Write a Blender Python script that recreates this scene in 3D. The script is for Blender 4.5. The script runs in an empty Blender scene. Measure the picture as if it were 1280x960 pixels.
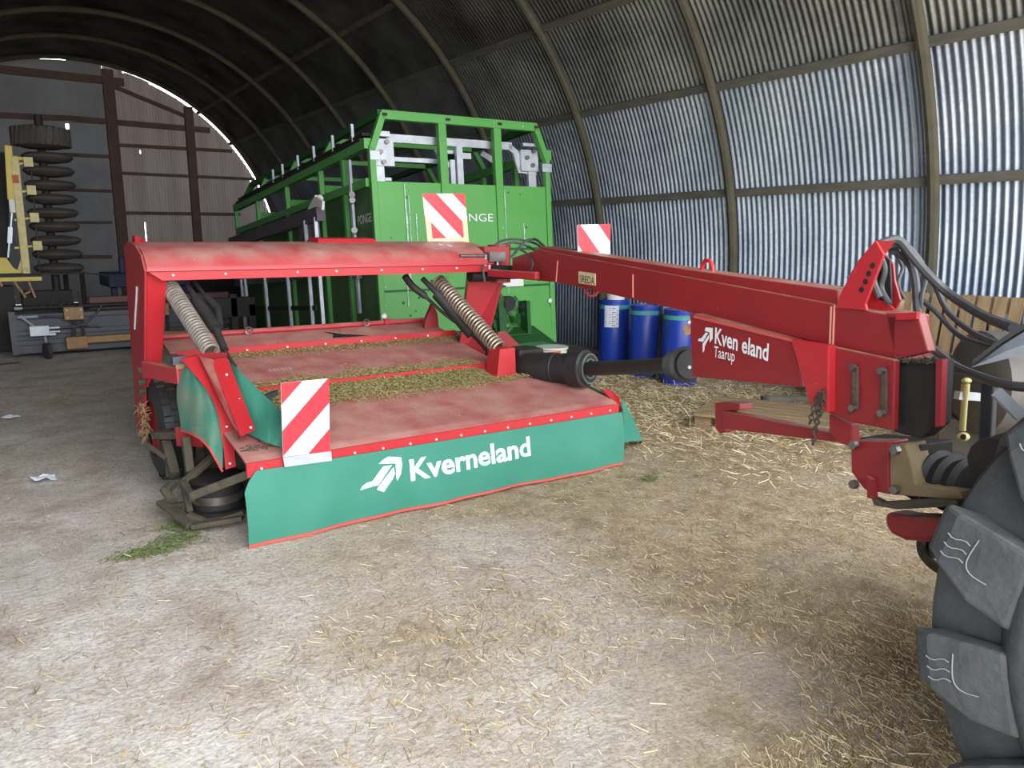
import bpy, bmesh, math, random
from mathutils import Vector, Matrix
R = math.radians
random.seed(7)
scene = bpy.context.scene
COL = scene.collection

# ------------------------------------------------------------------ camera, light, exposure
H = 1.7; FPX = 960.0; PITCH = math.atan(180/960); YAW = R(34.85)
FW = Vector((math.sin(YAW)*math.cos(PITCH), math.cos(YAW)*math.cos(PITCH), -math.sin(PITCH)))
RT = Vector((math.cos(YAW), -math.sin(YAW), 0)); UP = RT.cross(FW)
CAMP = Vector((0, 0, H))
cd = bpy.data.cameras.new('camera'); cam = bpy.data.objects.new('camera', cd); COL.objects.link(cam)
cd.sensor_width = 36; cd.lens = 36*FPX/1280; cd.clip_start = .05; cd.clip_end = 500
M = Matrix((RT, UP, -FW)).transposed().to_4x4(); M.translation = CAMP; cam.matrix_world = M
scene.camera = cam
scene.view_settings.view_transform = 'Standard'; scene.view_settings.look = 'None'
scene.view_settings.exposure = 1.3; scene.view_settings.gamma = 1; scene.view_settings.use_curve_mapping = False
wd = bpy.data.worlds.new('overcast_sky'); scene.world = wd; wd.use_nodes = True
bg = wd.node_tree.nodes['Background']; bg.inputs['Color'].default_value = (.93, .97, 1, 1); bg.inputs['Strength'].default_value = 4.2
scene.cycles.max_bounces = 6; scene.cycles.diffuse_bounces = 5; scene.cycles.glossy_bounces = 3
scene.cycles.use_denoising = True
BX, BZ, BR = 2.7, 1.1, 5.3            # barn arch: centre x, centre z, radius; walls stand straight below BZ
RIB0, BAY = 1.52-2.48, 2.48
Y_OPEN, Y_END = -1.2, 24.4
pd = bpy.data.lights.new('barn_mouth_portal', 'AREA'); pd.shape = 'RECTANGLE'; pd.size = 11.4; pd.size_y = 6.8; pd.cycles.is_portal = True
po = bpy.data.objects.new('barn_mouth_portal', pd); COL.objects.link(po); po.location = (BX, Y_OPEN-.15, 3.3); po.rotation_euler = (R(90), 0, 0)

def ray(px, py): return FW + RT*((px-640)/FPX) + UP*((480-py)/FPX)
def pY(px, py, y): d = ray(px, py); return CAMP + d*(y/d.y)
def pX(px, py, x): d = ray(px, py); return CAMP + d*(x/d.x)
def pZ(px, py, z=0): d = ray(px, py); return CAMP + d*((z-H)/d.z)

# ------------------------------------------------------------------ materials
def lin(c):
    return tuple(((v/255)/12.92 if v/255 <= .04045 else ((v/255+.055)/1.055)**2.4) for v in c) + (1,)
def mat(name, c, rough=.6, metal=0, c2=None, scale=6, spread=.5, bump=0, bscale=None, dust=None, dustamt=.5, aniso=None, spec=.5, specks=None):
    m = bpy.data.materials.new(name); m.use_nodes = True; nt = m.node_tree; N = nt.nodes; L = nt.links
    b = N['Principled BSDF']; b.inputs['Roughness'].default_value = rough; b.inputs['Metallic'].default_value = metal
    b.inputs['Specular IOR Level'].default_value = spec
    tc = N.new('ShaderNodeTexCoord'); src = tc.outputs['Object']
    if aniso:
        mp = N.new('ShaderNodeMapping'); mp.inputs['Scale'].default_value = aniso; L.new(src, mp.inputs[0]); src = mp.outputs[0]
    col = None
    def noise(s, d=6):
        n = N.new('ShaderNodeTexNoise'); n.inputs['Scale'].default_value = s; n.inputs['Detail'].default_value = d; L.new(src, n.inputs['Vector']); return n.outputs['Fac']
    def ramp(f, lo, hi):
        r = N.new('ShaderNodeMapRange'); r.inputs['From Min'].default_value = lo; r.inputs['From Max'].default_value = hi; L.new(f, r.inputs['Value']); return r.outputs[0]
    def mix(f, a, bb):
        x = N.new('ShaderNodeMix'); x.data_type = 'RGBA'
        L.new(f, x.inputs['Factor'])
        if isinstance(a, tuple): x.inputs['A'].default_value = a
        else: L.new(a, x.inputs['A'])
        if isinstance(bb, tuple): x.inputs['B'].default_value = bb
        else: L.new(bb, x.inputs['B'])
        return x.outputs['Result']
    base = lin(c)
    if c2: col = mix(ramp(noise(scale), .5-spread/2, .5+spread/2), base, lin(c2))
    if specks:
        col = mix(ramp(noise(specks[1], 3), specks[2], specks[2]+.03), col or base, lin(specks[0]))
    if dust:   # dust lying on faces that look up, broken by noise
        g = N.new('ShaderNodeNewGeometry'); sx = N.new('ShaderNodeSeparateXYZ'); L.new(g.outputs['Normal'], sx.inputs[0])
        f1 = ramp(sx.outputs['Z'], .25, .95); f2 = ramp(noise(scale*1.7), .25, .75)
        mu = N.new('ShaderNodeMath'); mu.operation = 'MULTIPLY'; L.new(f1, mu.inputs[0]); L.new(f2, mu.inputs[1])
        m2 = N.new('ShaderNodeMath'); m2.operation = 'MULTIPLY'; L.new(mu.outputs[0], m2.inputs[0]); m2.inputs[1].default_value = dustamt*1.6
        m2.use_clamp = True
        col = mix(m2.outputs[0], col or base, lin(dust))
    if col: L.new(col, b.inputs['Base Color'])
    else: b.inputs['Base Color'].default_value = base
    if bump:
        bn = N.new('ShaderNodeBump'); bn.inputs['Strength'].default_value = bump; bn.inputs['Distance'].default_value = .02
        L.new(noise(bscale or scale*4, 8), bn.inputs['Height']); L.new(bn.outputs[0], b.inputs['Normal'])
    return m
RED = mat('red_paint', (182, 44, 53), .42, c2=(172, 54, 60), scale=3, dust=(190, 146, 136), dustamt=.72, specks=((225, 190, 180), 45, .74))
REDC = mat('red_paint_clean', (186, 38, 46), .42, c2=(176, 44, 50), scale=5, specks=((225, 190, 180), 50, .76))
REDD = mat('dark_red_paint', (150, 34, 40), .45, c2=(134, 38, 42), scale=4, dust=(170, 140, 120), dustamt=.6, specks=((205, 170, 160), 60, .76))
REDB = mat('dusty_red_bed', (166, 62, 66), .75, c2=(166, 104, 98), scale=3, dust=(186, 138, 126), dustamt=.75, bump=.15)
GREENF = mat('green_fabric', (48, 120, 100), .75, c2=(60, 130, 112), scale=4, spread=.6, bump=.15, bscale=7)
GREEND = mat('dusty_green_fabric', (44, 128, 108), .8, c2=(120, 128, 110), scale=5, spread=.4, bump=.25, bscale=9)
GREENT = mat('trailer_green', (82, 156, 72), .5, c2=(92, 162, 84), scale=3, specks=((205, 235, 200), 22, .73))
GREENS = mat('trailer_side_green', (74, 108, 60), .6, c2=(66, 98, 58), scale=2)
GALV = mat('galvanised_steel', (206, 212, 218), .45, .35, c2=(170, 176, 186), scale=9)
STEEL = mat('worn_steel', (150, 148, 145), .4, .8, c2=(110, 100, 95), scale=12)
SPRING = mat('spring_steel', (200, 192, 182), .4, .6, c2=(150, 140, 130), scale=20)
SPRINGD = mat('spring_steel_dark', (190, 175, 158), .45, .5, c2=(140, 120, 105), scale=20)
BLACK = mat('black_rubber', (34, 34, 36), .6, c2=(50, 50, 50), scale=9)
TYRE = mat('tyre_rubber', (44, 47, 50), .72, c2=(62, 66, 68), scale=7, bump=.3, bscale=30, dust=(90, 88, 84), dustamt=.3)
HOSE = mat('hose_rubber', (62, 64, 68), .55, c2=(85, 86, 88), scale=14)
OLDTYRE = mat('dusty_tyre', (66, 60, 58), .9, c2=(90, 82, 76), scale=5)
DIRTY = mat('muddy_steel', (62, 57, 50), .85, c2=(90, 82, 66), scale=9, bump=.6, bscale=30)
DARK = mat('dark_machinery', (26, 24, 24), .7, c2=(44, 40, 38), scale=9)
DARKG = mat('dark_green_paint', (34, 92, 40), .6, c2=(28, 74, 34), scale=5)
WHITEP = mat('white_vinyl', (232, 234, 236), .5)
WORN = mat('worn_white_print', (226, 236, 234), .6, c2=(170, 205, 195), scale=26, spread=.18)
REDREF = mat('red_reflector', (222, 44, 58), .4, c2=(212, 60, 70), scale=30)
WHITEREF = mat('white_reflector', (245, 243, 243), .4)
CREAM = mat('aged_cream_vinyl', (216, 204, 165), .6)
HEM = mat('red_hem', (205, 76, 72), .7, c2=(190, 90, 84), scale=20)
WOOD = mat('grey_wood', (112, 108, 98), .85, c2=(88, 85, 76), scale=3, aniso=(6, 1, 6), bump=.4)
WOODR = mat('rib_wood', (74, 70, 58), .85, c2=(92, 87, 70), scale=5, bump=.4)
WOODD = mat('brown_wall_timber', (128, 104, 96), .85, c2=(106, 86, 80), scale=4)
PALLET = mat('pallet_wood', (168, 142, 108), .85, c2=(130, 108, 82), scale=6, aniso=(1, 5, 5), bump=.3)
YEL = mat('yellow_paint', (226, 200, 84), .5, c2=(208, 184, 90), scale=5)
YELD = mat('pale_yellow_paint', (222, 208, 140), .5, c2=(190, 178, 120), scale=12)
TAN = mat('ochre_paint', (172, 132, 82), .6, c2=(140, 108, 74), scale=12)
BLUE = mat('blue_plastic', (30, 62, 170), .4, c2=(26, 52, 146), scale=4, dust=(150, 150, 160), dustamt=.5)
TEAL = mat('teal_band', (72, 150, 150), .5)
DRAGB = mat('dark_grey_paint', (66, 66, 76), .5, c2=(82, 82, 90), scale=3, bump=.2, bscale=6)
PURPLE = mat('dark_brown_sheet', (76, 66, 74), .6, c2=(94, 84, 90), scale=4)
NAVY = mat('navy_paint', (28, 34, 70), .6)
LIDW = mat('white_plastic', (226, 226, 222), .5)
ORANGE = mat('orange_label', (226, 96, 46), .5)
FEND = mat('grey_plastic', (118, 124, 132), .5, c2=(90, 95, 102), scale=5, bump=.2)
TANK = mat('dull_grey_tank', (96, 92, 88), .6, c2=(78, 75, 72), scale=5)
PAPER = mat('paper', (224, 226, 238), .7)

# ------------------------------------------------------------------ mesh builder
class MB:
    def __init__(s): s.v = []; s.f = []; s.sm = []
    def add(s, vs, fs, smooth=False):
        n = len(s.v); s.v += [tuple(v) for v in vs]; s.f += [tuple(i+n for i in f) for f in fs]; s.sm += [smooth]*len(fs); return s
    def hexa(s, p):   # 8 points: bottom 4 then top 4
        return s.add(p, [(3, 2, 1, 0), (4, 5, 6, 7), (0, 1, 5, 4), (1, 2, 6, 5), (2, 3, 7, 6), (3, 0, 4, 7)])
    def box(s, x0, x1, y0, y1, z0, z1):
        return s.hexa([(x0, y0, z0), (x1, y0, z0), (x1, y1, z0), (x0, y1, z0), (x0, y0, z1), (x1, y0, z1), (x1, y1, z1), (x0, y1, z1)])
    def prism(s, poly, vec):
        vec = Vector(vec); n = len(poly); a = [Vector(p) for p in poly]; b = [p+vec for p in a]
        return s.add(a+b, [tuple(range(n-1, -1, -1)), tuple(range(n, 2*n))] + [(i, (i+1) % n, n+(i+1) % n, n+i) for i in range(n)])
    def bar(s, a, b, w, h, upv=(0, 0, 1)):
        a = Vector(a); b = Vector(b); d = (b-a).normalized(); u = Vector(upv)
        if abs(d.dot(u)) > .98: u = Vector((0, 1, 0))
        x = d.cross(u).normalized()*(w/2); y = x.cross(d).normalized()*(h/2)
        return s.hexa([a-x-y, a+x-y, b+x-y, b-x-y, a-x+y, a+x+y, b+x+y, b-x+y])
    def tube(s, pts, r, n=8, caps=True, smooth=True):
        pts = [Vector(p) for p in pts]; rs = r if isinstance(r, (list, tuple)) else [r]*len(pts)
        V = []; F = []; ref = None
        for i, p in enumerate(pts):
            d = (pts[min(i+1, len(pts)-1)]-pts[max(i-1, 0)]).normalized()
            if ref is None:
                ref = d.cross(Vector((0, 0, 1)) if abs(d.z) < .9 else Vector((1, 0, 0))).normalized()
            ref = (ref-d*ref.dot(d)).normalized(); q = d.cross(ref)
            for k in range(n):
                a = 2*math.pi*k/n; V.append(p+(ref*math.cos(a)+q*math.sin(a))*rs[i])
        for i in range(len(pts)-1):
            for k in range(n): F.append((i*n+k, i*n+(k+1) % n, (i+1)*n+(k+1) % n, (i+1)*n+k))
        s.add(V, F, smooth)
        if caps:
            s.add(V[:n], [tuple(range(n-1, -1, -1))]); s.add(V[-n:], [tuple(range(n))])
        return s
    def cyl(s, a, b, r, r2=None, n=20, smooth=True): return s.tube([a, b], [r, r if r2 is None else r2], n, True, smooth)
    def lathe(s, o, axis, prof, n=32, smooth=True):   # prof: (distance along axis, radius)
        o = Vector(o); d = Vector(axis).normalized()
        e = d.cross(Vector((0, 0, 1)) if abs(d.z) < .9 else Vector((1, 0, 0))).normalized(); q = d.cross(e)
        V = []; F = []
        for h, r in prof:
            for k in range(n):
                a = 2*math.pi*k/n; V.append(o+d*h+(e*math.cos(a)+q*math.sin(a))*r)
        for i in range(len(prof)-1):
            for k in range(n): F.append((i*n+k, i*n+(k+1) % n, (i+1)*n+(k+1) % n, (i+1)*n+k))
        return s.add(V, F, smooth)
    def grid(s, rows, thick=None, smooth=True):
        V = [Vector(p) for r in rows for p in r]; m = len(rows[0]); F = []
        for i in range(len(rows)-1):
            for k in range(m-1): F.append((i*m+k, i*m+k+1, (i+1)*m+k+1, (i+1)*m+k))
        s.add(V, F, smooth)
        if thick:
            t = Vector(thick); s.add([v+t for v in V], [f[::-1] for f in F], smooth)
            n = len(rows)
            ring = [(0, k) for k in range(m)]+[(i, m-1) for i in range(1, n)]+[(n-1, k) for k in range(m-2, -1, -1)]+[(i, 0) for i in range(n-2, 0, -1)]
            P = [V[i*m+k] for i, k in ring]; q = len(P)
            s.add(P+[p+t for p in P], [(i, (i+1) % q, q+(i+1) % q, q+i) for i in range(q)])
        return s
    def ball(s, c, r, n=12, sc=(1, 1, 1)):
        V = []; F = []; c = Vector(c); m = n//2
        for i in range(m+1):
            t = math.pi*i/m
            for k in range(n):
                a = 2*math.pi*k/n; V.append(c+Vector((r*sc[0]*math.sin(t)*math.cos(a), r*sc[1]*math.sin(t)*math.sin(a), r*sc[2]*math.cos(t))))
        for i in range(m):
            for k in range(n): F.append((i*n+k, i*n+(k+1) % n, (i+1)*n+(k+1) % n, (i+1)*n+k))
        return s.add(V, F, True)
    def torus(s, c, axis, R_, r, n=20, k=8):
        c = Vector(c); d = Vector(axis).normalized(); e = d.cross(Vector((0, 0, 1)) if abs(d.z) < .9 else Vector((1, 0, 0))).normalized(); q = d.cross(e)
        pts = [c+(e*math.cos(2*math.pi*i/n)+q*math.sin(2*math.pi*i/n))*R_ for i in range(n+1)]
        return s.tube(pts, r, k, False)
    def xf(s, m):
        s.v = [tuple(m @ Vector(v)) for v in s.v]; return s
    def build(s, name, material, parent=None, bevel=0, **kw):
        off = Vector((0, 0, 0)); p = parent
        while p is not None: off += p.location; p = p.parent
        local = kw.pop('local', False)
        me = bpy.data.meshes.new(name)
        me.from_pydata([v if local else tuple(Vector(v)-off) for v in s.v], [], s.f)
        me.polygons.foreach_set('use_smooth', s.sm)
        bm = bmesh.new(); bm.from_mesh(me); bmesh.ops.remove_doubles(bm, verts=bm.verts, dist=1e-6) if kw.pop('weld', False) else None
        bmesh.ops.recalc_face_normals(bm, faces=bm.faces) if kw.pop('recalc', True) else None
        bm.to_mesh(me); bm.free()
        if any(s.sm): me.set_sharp_from_angle(angle=R(38))
        me.materials.append(material)
        o = bpy.data.objects.new(name, me); COL.objects.link(o); o.parent = parent
        if bevel:
            b = o.modifiers.new('bevel', 'BEVEL'); b.width = bevel; b.segments = 2; b.limit_method = 'ANGLE'; b.angle_limit = R(40)
        for k, v in kw.items(): o[k] = v
        return o
def thing(name, loc, label, cat, group=None):
    o = bpy.data.objects.new(name, None); COL.objects.link(o); o.location = loc; o.empty_display_size = .1
    o['label'] = label; o['category'] = cat
    if group: o['group'] = group
    return o
def struct(o): o['kind'] = 'structure'; return o
def spline(pts, n=8):
    pts = [Vector(p) for p in pts]; out = []
    for i in range(len(pts)-1):
        p0 = pts[max(i-1, 0)]; p1 = pts[i]; p2 = pts[i+1]; p3 = pts[min(i+2, len(pts)-1)]
        for k in range(n):
            t = k/n; out.append(.5*((2*p1)+(p2-p0)*t+(2*p0-5*p1+4*p2-p3)*t*t+(3*p1-p0-3*p2+p3)*t**3))
    return out+[pts[-1]]
def helix(a, b, r, turns, wire, n=14, k=6):
    a = Vector(a); b = Vector(b); d = b-a; L = d.length; d.normalize()
    e = d.cross(Vector((0, 0, 1))).normalized(); q = d.cross(e); N = int(turns*n)
    return MB().tube([a+d*(L*i/N)+(e*math.cos(2*math.pi*i/n)+q*math.sin(2*math.pi*i/n))*r for i in range(N+1)], wire, k, True)
def text_mesh(name, s, origin, xdir, ydir, size, material, parent, bold=0, width=1, mapf=None, fit=None, ext=.0015):
    cu = bpy.data.curves.new('t', 'FONT'); cu.body = s; cu.size = 1; cu.offset = bold; cu.extrude = 0; cu.resolution_u = 3
    to = bpy.data.objects.new('t', cu); COL.objects.link(to)
    me0 = bpy.data.meshes.new_from_object(to)
    V = [v.co.copy() for v in me0.vertices]; F = [tuple(p.vertices) for p in me0.polygons]
    bpy.data.objects.remove(to); bpy.data.curves.remove(cu); bpy.data.meshes.remove(me0)
    xd = Vector(xdir).normalized(); yd = Vector(ydir).normalized(); nn = xd.cross(yd).normalized()
    if fit: width = fit/(size*max(v.x for v in V))
    P = [Vector(origin)+xd*(v.x*size*width)+yd*(v.y*size)+nn*ext for v in V]
    if mapf: P = [mapf(p) for p in P]
    b = MB().add(P, F); o = b.build(name, material, parent, recalc=False)
    return o

# ------------------------------------------------------------------ barn shell
def arch(a):     # a: arc length from the floor on the right side -> (x, z, inward normal)
    la = BZ; lc = math.pi*BR
    if a < la: return (BX+BR, a, (-1, 0))
    if a < la+lc:
        t = (a-la)/BR; return (BX+BR*math.cos(t), BZ+BR*math.sin(t), (-math.cos(t), -math.sin(t)))
    return (BX-BR, BZ-(a-la-lc), (1, 0))
ATOT = 2*BZ+math.pi*BR
def corr_mat(name, rough, lo, hi):
    m = bpy.data.materials.new(name); m.use_nodes = True; nt = m.node_tree; N = nt.nodes; L = nt.links; b = N['Principled BSDF']
    b.inputs['Metallic'].default_value = .82; b.inputs['Roughness'].default_value = rough
    tc = N.new('ShaderNodeTexCoord')
    n1 = N.new('ShaderNodeTexNoise'); n1.inputs['Scale'].default_value = 1.3; n1.inputs['Detail'].default_value = 8; L.new(tc.outputs['Object'], n1.inputs['Vector'])
    n2 = N.new('ShaderNodeTexNoise'); n2.inputs['Scale'].default_value = 30; n2.inputs['Detail'].default_value = 4; L.new(tc.outputs['Object'], n2.inputs['Vector'])
    cr = N.new('ShaderNodeValToRGB'); L.new(n1.outputs['Fac'], cr.inputs[0])
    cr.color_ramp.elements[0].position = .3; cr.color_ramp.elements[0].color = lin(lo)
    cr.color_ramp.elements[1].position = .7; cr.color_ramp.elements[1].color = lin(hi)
    mx = N.new('ShaderNodeMix'); mx.data_type = 'RGBA'; mx.blend_type = 'MULTIPLY'; mx.inputs['Factor'].default_value = .45
    L.new(cr.outputs[0], mx.inputs['A']); L.new(n2.outputs['Fac'], mx.inputs['B'])
    # blotches between the lo and hi tones, multiplied by a finer noise
    L.new(mx.outputs['Result'], b.inputs['Base Color'])
    return m
CORR = corr_mat('corrugated_zinc', .38, (168, 182, 202), (214, 224, 240))
CORRS = corr_mat('older_zinc', .45, (112, 124, 142), (158, 170, 190))
CORRC = corr_mat('dark_roof_zinc', .42, (92, 90, 88), (146, 145, 140))  # roof sheets get a darker pair of tones than the walls
def corrugated(name, a0, a1, material, y0=Y_OPEN, y1=Y_END, na=None):
    pitch = .0765; per = 6; ny = int((y1-y0)/pitch*per); na = na or max(2, int((a1-a0)/.22))
    V = []; F = []
    for i in range(na+1):
        x, z, n = arch(a0+(a1-a0)*i/na)
        for k in range(ny+1):
            y = y0+(y1-y0)*k/ny; w = .0165*math.cos(2*math.pi*(y-y0)/pitch)
            V.append((x-n[0]*(.022-w), y, z-n[1]*(.022-w)))
    for i in range(na):
        for k in range(ny): F.append((i*(ny+1)+k, i*(ny+1)+k+1, (i+1)*(ny+1)+k+1, (i+1)*(ny+1)+k))
    me = bpy.data.meshes.new(name); me.from_pydata(V, [], F); me.materials.append(material)
    me.polygons.foreach_set('use_smooth', [True]*len(F))
    o = bpy.data.objects.new(name, me); COL.objects.link(o); return struct(o)
# purlins at the arc lengths seen on the right wall, the same again on the left
pur = []
for px, py in ((1020, 235.5), (1000, 87), (570, 76.5), (412, 50)):
    # intersect the view ray with the arch just inside the sheets
    d = ray(px, py); t = .5; 
    while t < 40:
        P = CAMP+d*t
        if (P.z > BZ and (P.x-BX)**2+(P.z-BZ)**2 > (BR-.04)**2) or (P.z <= BZ and P.x > BX+BR-.04): break
        t += .005
    pur.append(BZ+BR*math.atan2(P.z-BZ, P.x-BX) if P.z > BZ else P.z)
A45 = pur[1]
A75 = pur[2]
ROWM = corr_mat('weathered_zinc', .42, (120, 122, 122), (176, 178, 174))
A135 = BZ+BR*R(135)
corrugated('wall_right', 1.12, A45, CORR)
corrugated('wall_right', -.12, 1.14, CORRS)
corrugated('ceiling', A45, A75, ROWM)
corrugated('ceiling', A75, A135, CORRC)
corrugated('wall_left', A135, ATOT+.12, CORR)

# floor: trodden chalky earth with straw, slightly uneven
def floor_mat():
    m = bpy.data.materials.new('trodden_earth'); m.use_nodes = True; nt = m.node_tree; N = nt.nodes; L = nt.links; b = N['Principled BSDF']
    b.inputs['Roughness'].default_value = .95; b.inputs['Specular IOR Level'].default_value = .2
    tc = N.new('ShaderNodeTexCoord'); P = tc.outputs['Object']
    def noise(s, d=8, r=.6, src=P):
        n = N.new('ShaderNodeTexNoise'); n.inputs['Scale'].default_value = s; n.inputs['Detail'].default_value = d; n.inputs['Roughness'].default_value = r; L.new(src, n.inputs['Vector']); return n.outputs['Fac']
    def ramp(f, stops):
        cr = N.new('ShaderNodeValToRGB'); L.new(f, cr.inputs[0]); e = cr.color_ramp.elements
        while len(e) < len(stops): e.new(.5)
        for q, (p, c) in zip(e, stops): q.position = p; q.color = lin(c) if isinstance(c, tuple) and len(c) == 3 else (c, c, c, 1)
        return cr.outputs[0]
    def mix(f, a, bb, bt='MIX'):
        x = N.new('ShaderNodeMix'); x.data_type = 'RGBA'; x.blend_type = bt
        if isinstance(f, float): x.inputs['Factor'].default_value = f
        else: L.new(f, x.inputs['Factor'])
        for nm, q in (('A', a), ('B', bb)):
            if isinstance(q, tuple): x.inputs[nm].default_value = q
            else: L.new(q, x.inputs[nm])
        return x.outputs['Result']
    chalk = ramp(noise(2.2), [(.3, (180, 165, 152)), (.48, (216, 206, 197)), (.66, (238, 233, 229))])
    straw = ramp(noise(7), [(.3, (142, 120, 92)), (.5, (182, 162, 132)), (.75, (208, 192, 164))])
    sx = N.new('ShaderNodeSeparateXYZ'); L.new(P, sx.inputs[0])
    # litter gets thicker towards the machine's hitch and along the right wall
    def mr(v, a, b_):
        r = N.new('ShaderNodeMapRange'); r.inputs['From Min'].default_value = a; r.inputs['From Max'].default_value = b_; L.new(v, r.inputs['Value']); return r.outputs[0]
    gx = mr(sx.outputs['X'], .6, 3.4)
    ad = N.new('ShaderNodeMath'); ad.operation = 'MULTIPLY_ADD'; L.new(gx, ad.inputs[0]); ad.inputs[1].default_value = .34
    L.new(noise(1.1, 5), ad.inputs[2])
    fac = ramp(ad.outputs[0], [(.55, .05), (.78, .9)])
    c = mix(fac, chalk, straw)
    c = mix(ramp(noise(15, 6, .7), [(.5, 0.), (.72, .45)]), c, lin((150, 132, 104)))
    c = mix(ramp(noise(60, 4), [(.42, 0.), (.7, .4)]), c, lin((104, 90, 74)))
    c = mix(ramp(noise(42, 3), [(.66, 0.), (.70, .8)]), c, lin((228, 222, 214)))
    L.new(c, b.inputs['Base Color'])
    bn = N.new('ShaderNodeBump'); bn.inputs['Strength'].default_value = .7; bn.inputs['Distance'].default_value = .03
    L.new(noise(28, 10, .7), bn.inputs['Height']); L.new(bn.outputs[0], b.inputs['Normal'])
    return m
FLOOR = floor_mat()
from mathutils import noise as mnoise
def gz(x, y): return .012*mnoise.noise(Vector((x*1.3, y*1.3, 0)))+.006*mnoise.noise(Vector((x*5, y*5, 3)))-.006
def axis_pts(a, b, fine0, fine1, sf, sc):
    out = []; t = a
    while t < b: out.append(t); t += sf if fine0 <= t < fine1 else sc
    return out+[b]
xs = axis_pts(-2.9, 8.3, -1, 5.5, .06, .3); ys = axis_pts(-1.2, Y_END+.3, .2, 8, .06, .4)
fb = MB().grid([[(x, y, gz(x, y)) for x in xs] for y in ys])
struct(fb.build('floor', FLOOR, recalc=False))
yard = MB().grid([[(x, y, -.02) for x in (-40, -10, 0, 10, 45)] for y in (-45, -10, -1.15)])
struct(yard.build('floor_yard', FLOOR, recalc=False))

# timber ribs and purlins
n_trim = 1
ribY = [RIB0+BAY*k for k in range(0, 11) if RIB0+BAY*k < Y_END+.2]
for y in ribY:
    pts = []
    for i in range(61):
        x, z, n = arch(ATOT*i/60); pts.append((x+n[0]*.065, y, z+n[1]*.065))
    b = MB().tube(pts, .058, 8, True)
    struct(b.build('trim_%d' % n_trim, WOODR, recalc=False)); n_trim += 1
for a in pur+[ATOT-a for a in pur[:3]]:
    b = MB(); x, z, n = arch(a); t = (-n[1], n[0])
    for y0 in [RIB0]+ribY[1:]:
        y1 = min(y0+BAY, Y_END)-.02
        if y0+.02 >= y1: continue
        w = .045; P = []
        for yy in (y0+.03, y1):
            jit = random.uniform(-.012, .012)
            for s1, s2 in ((-1, .0), (1, .0), (1, .05), (-1, .05)):
                P.append((x+t[0]*(s1*w+jit)+n[0]*s2, yy, z+t[1]*(s1*w+jit)+n[1]*s2))
        b.hexa(P)
    struct(b.build('trim_%d' % n_trim, WOOD)); n_trim += 1

# ------------------------------------------------------------------ far gable wall
ENDM = mat('dull_zinc_gable', (236, 222, 218), .6, .0, c2=(204, 186, 182), scale=1.2, aniso=(3, 1, .35), spread=.5)
DOORM = mat('painted_door_sheet', (170, 174, 178), .6, .0, c2=(148, 146, 148), scale=1.1)
def archtop(x): return BZ+math.sqrt(max(0, BR**2-(x-BX)**2))
def gable_sheet(name, x0, x1, material, pitch=.0765, amp=.0105, slots=(), zmin=0, flat=False):
    b = MB(); per = 4; n = int((x1-x0)/pitch*per)
    dx = (x1-x0)/n
    for i in range(n):
        xa = x0+i*dx; xb = xa+dx
        ya = Y_END+(0 if flat else amp*math.cos(2*math.pi*(xa)/pitch)); yb = Y_END+(0 if flat else amp*math.cos(2*math.pi*(xb)/pitch))
        xm = (xa+xb)/2
        blk = int(xm/.66)
        rnd = random.Random(blk*7+3)
        gap = .0 if xm < 4.0 else (.05*rnd.random()**2 if xm < 5.3 else .035+.05*rnd.random())
        if .0 < xm < 4: gap = .0 if blk % 3 else .03
        top = archtop(xm)-gap if xm < BX+BR-.1 else .6
        segs = [(zmin, top)]
        for sx0, sx1, sz0, sz1 in slots:
            if sx0 <= xm <= sx1:
                ns = []
                for a, c in segs:
                    if sz1 <= a or sz0 >= c: ns.append((a, c)); continue
                    if sz0 > a: ns.append((a, sz0))
                    if sz1 < c: ns.append((sz1, c))
                segs = ns
        for a, c in segs: b.add([(xa, ya, a), (xb, yb, a), (xb, yb, c), (xa, ya, c)], [(0, 1, 2, 3)], True)
    return struct(b.build(name, material, recalc=False))
def slot(px, y0, y1, wpx):
    a = pY(px, y0, Y_END); b = pY(px, y1, Y_END); w = wpx/977*7
    return (a.x-w/2, a.x+w/2, b.z, a.z)
slots = [slot(170.5, 97, 112, 2), slot(213, 190, 205, 1.2), slot(181, 278, 305, 1.5), slot(216, 276, 304, 2), slot(175, 188, 192, 2),
         slot(144, 86, 94, 1.5), slot(313, 225, 240, 1.2)]
XD = pY(137, 200, Y_END).x
gable_sheet('wall_back', XD, BX+BR, ENDM, slots=slots)
dslots = [slot(85, 152, 155, 7), slot(84.5, 155, 158, 5), slot(84, 158, 161, 3), slot(135.5, 155, 186, 2), slot(33, 138, 156, .8), slot(85, 163, 178, .5)]
zs = pY(40, 144, Y_END).z
gable_sheet('door_1', BX-BR, XD, DOORM, pitch=.3, amp=.004, slots=dslots)
g = MB()
def gbar(px0, py0, px1, py1, w, dpt=.08):
    a = pY(px0, py0, Y_END-.06); b = pY(px1, py1, Y_END-.06); g.bar(a, b, dpt, w, (0, 0, 1))
for r_ in ((-60, 80, 155, 103, .2), (142, 108, 236, 147, .1), (-60, 141, 85, 148, .14), (85, 148, 262, 163, .15), (78, 193, 140, 196, .09), (142, 181, 290, 189, .09),
           (142, 216, 318, 224, .08), (80, 237, 140, 239, .08), (142, 266, 300, 268, .09), (80, 278, 140, 278, .07), (80, 321, 140, 321, .09)):
    gbar(*r_)
struct(g.build('trim_%d' % n_trim, WOODD)); n_trim += 1
for px, w in ((144, .27), (240, .22), (-55, .25)):
    a = pY(px, 200, Y_END-.12); b = MB().box(a.x-w/2, a.x+w/2, Y_END-.2, Y_END-.03, 0, archtop(a.x)-.1)
    struct(b.build('trim_%d' % n_trim, WOODD)); n_trim += 1

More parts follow.
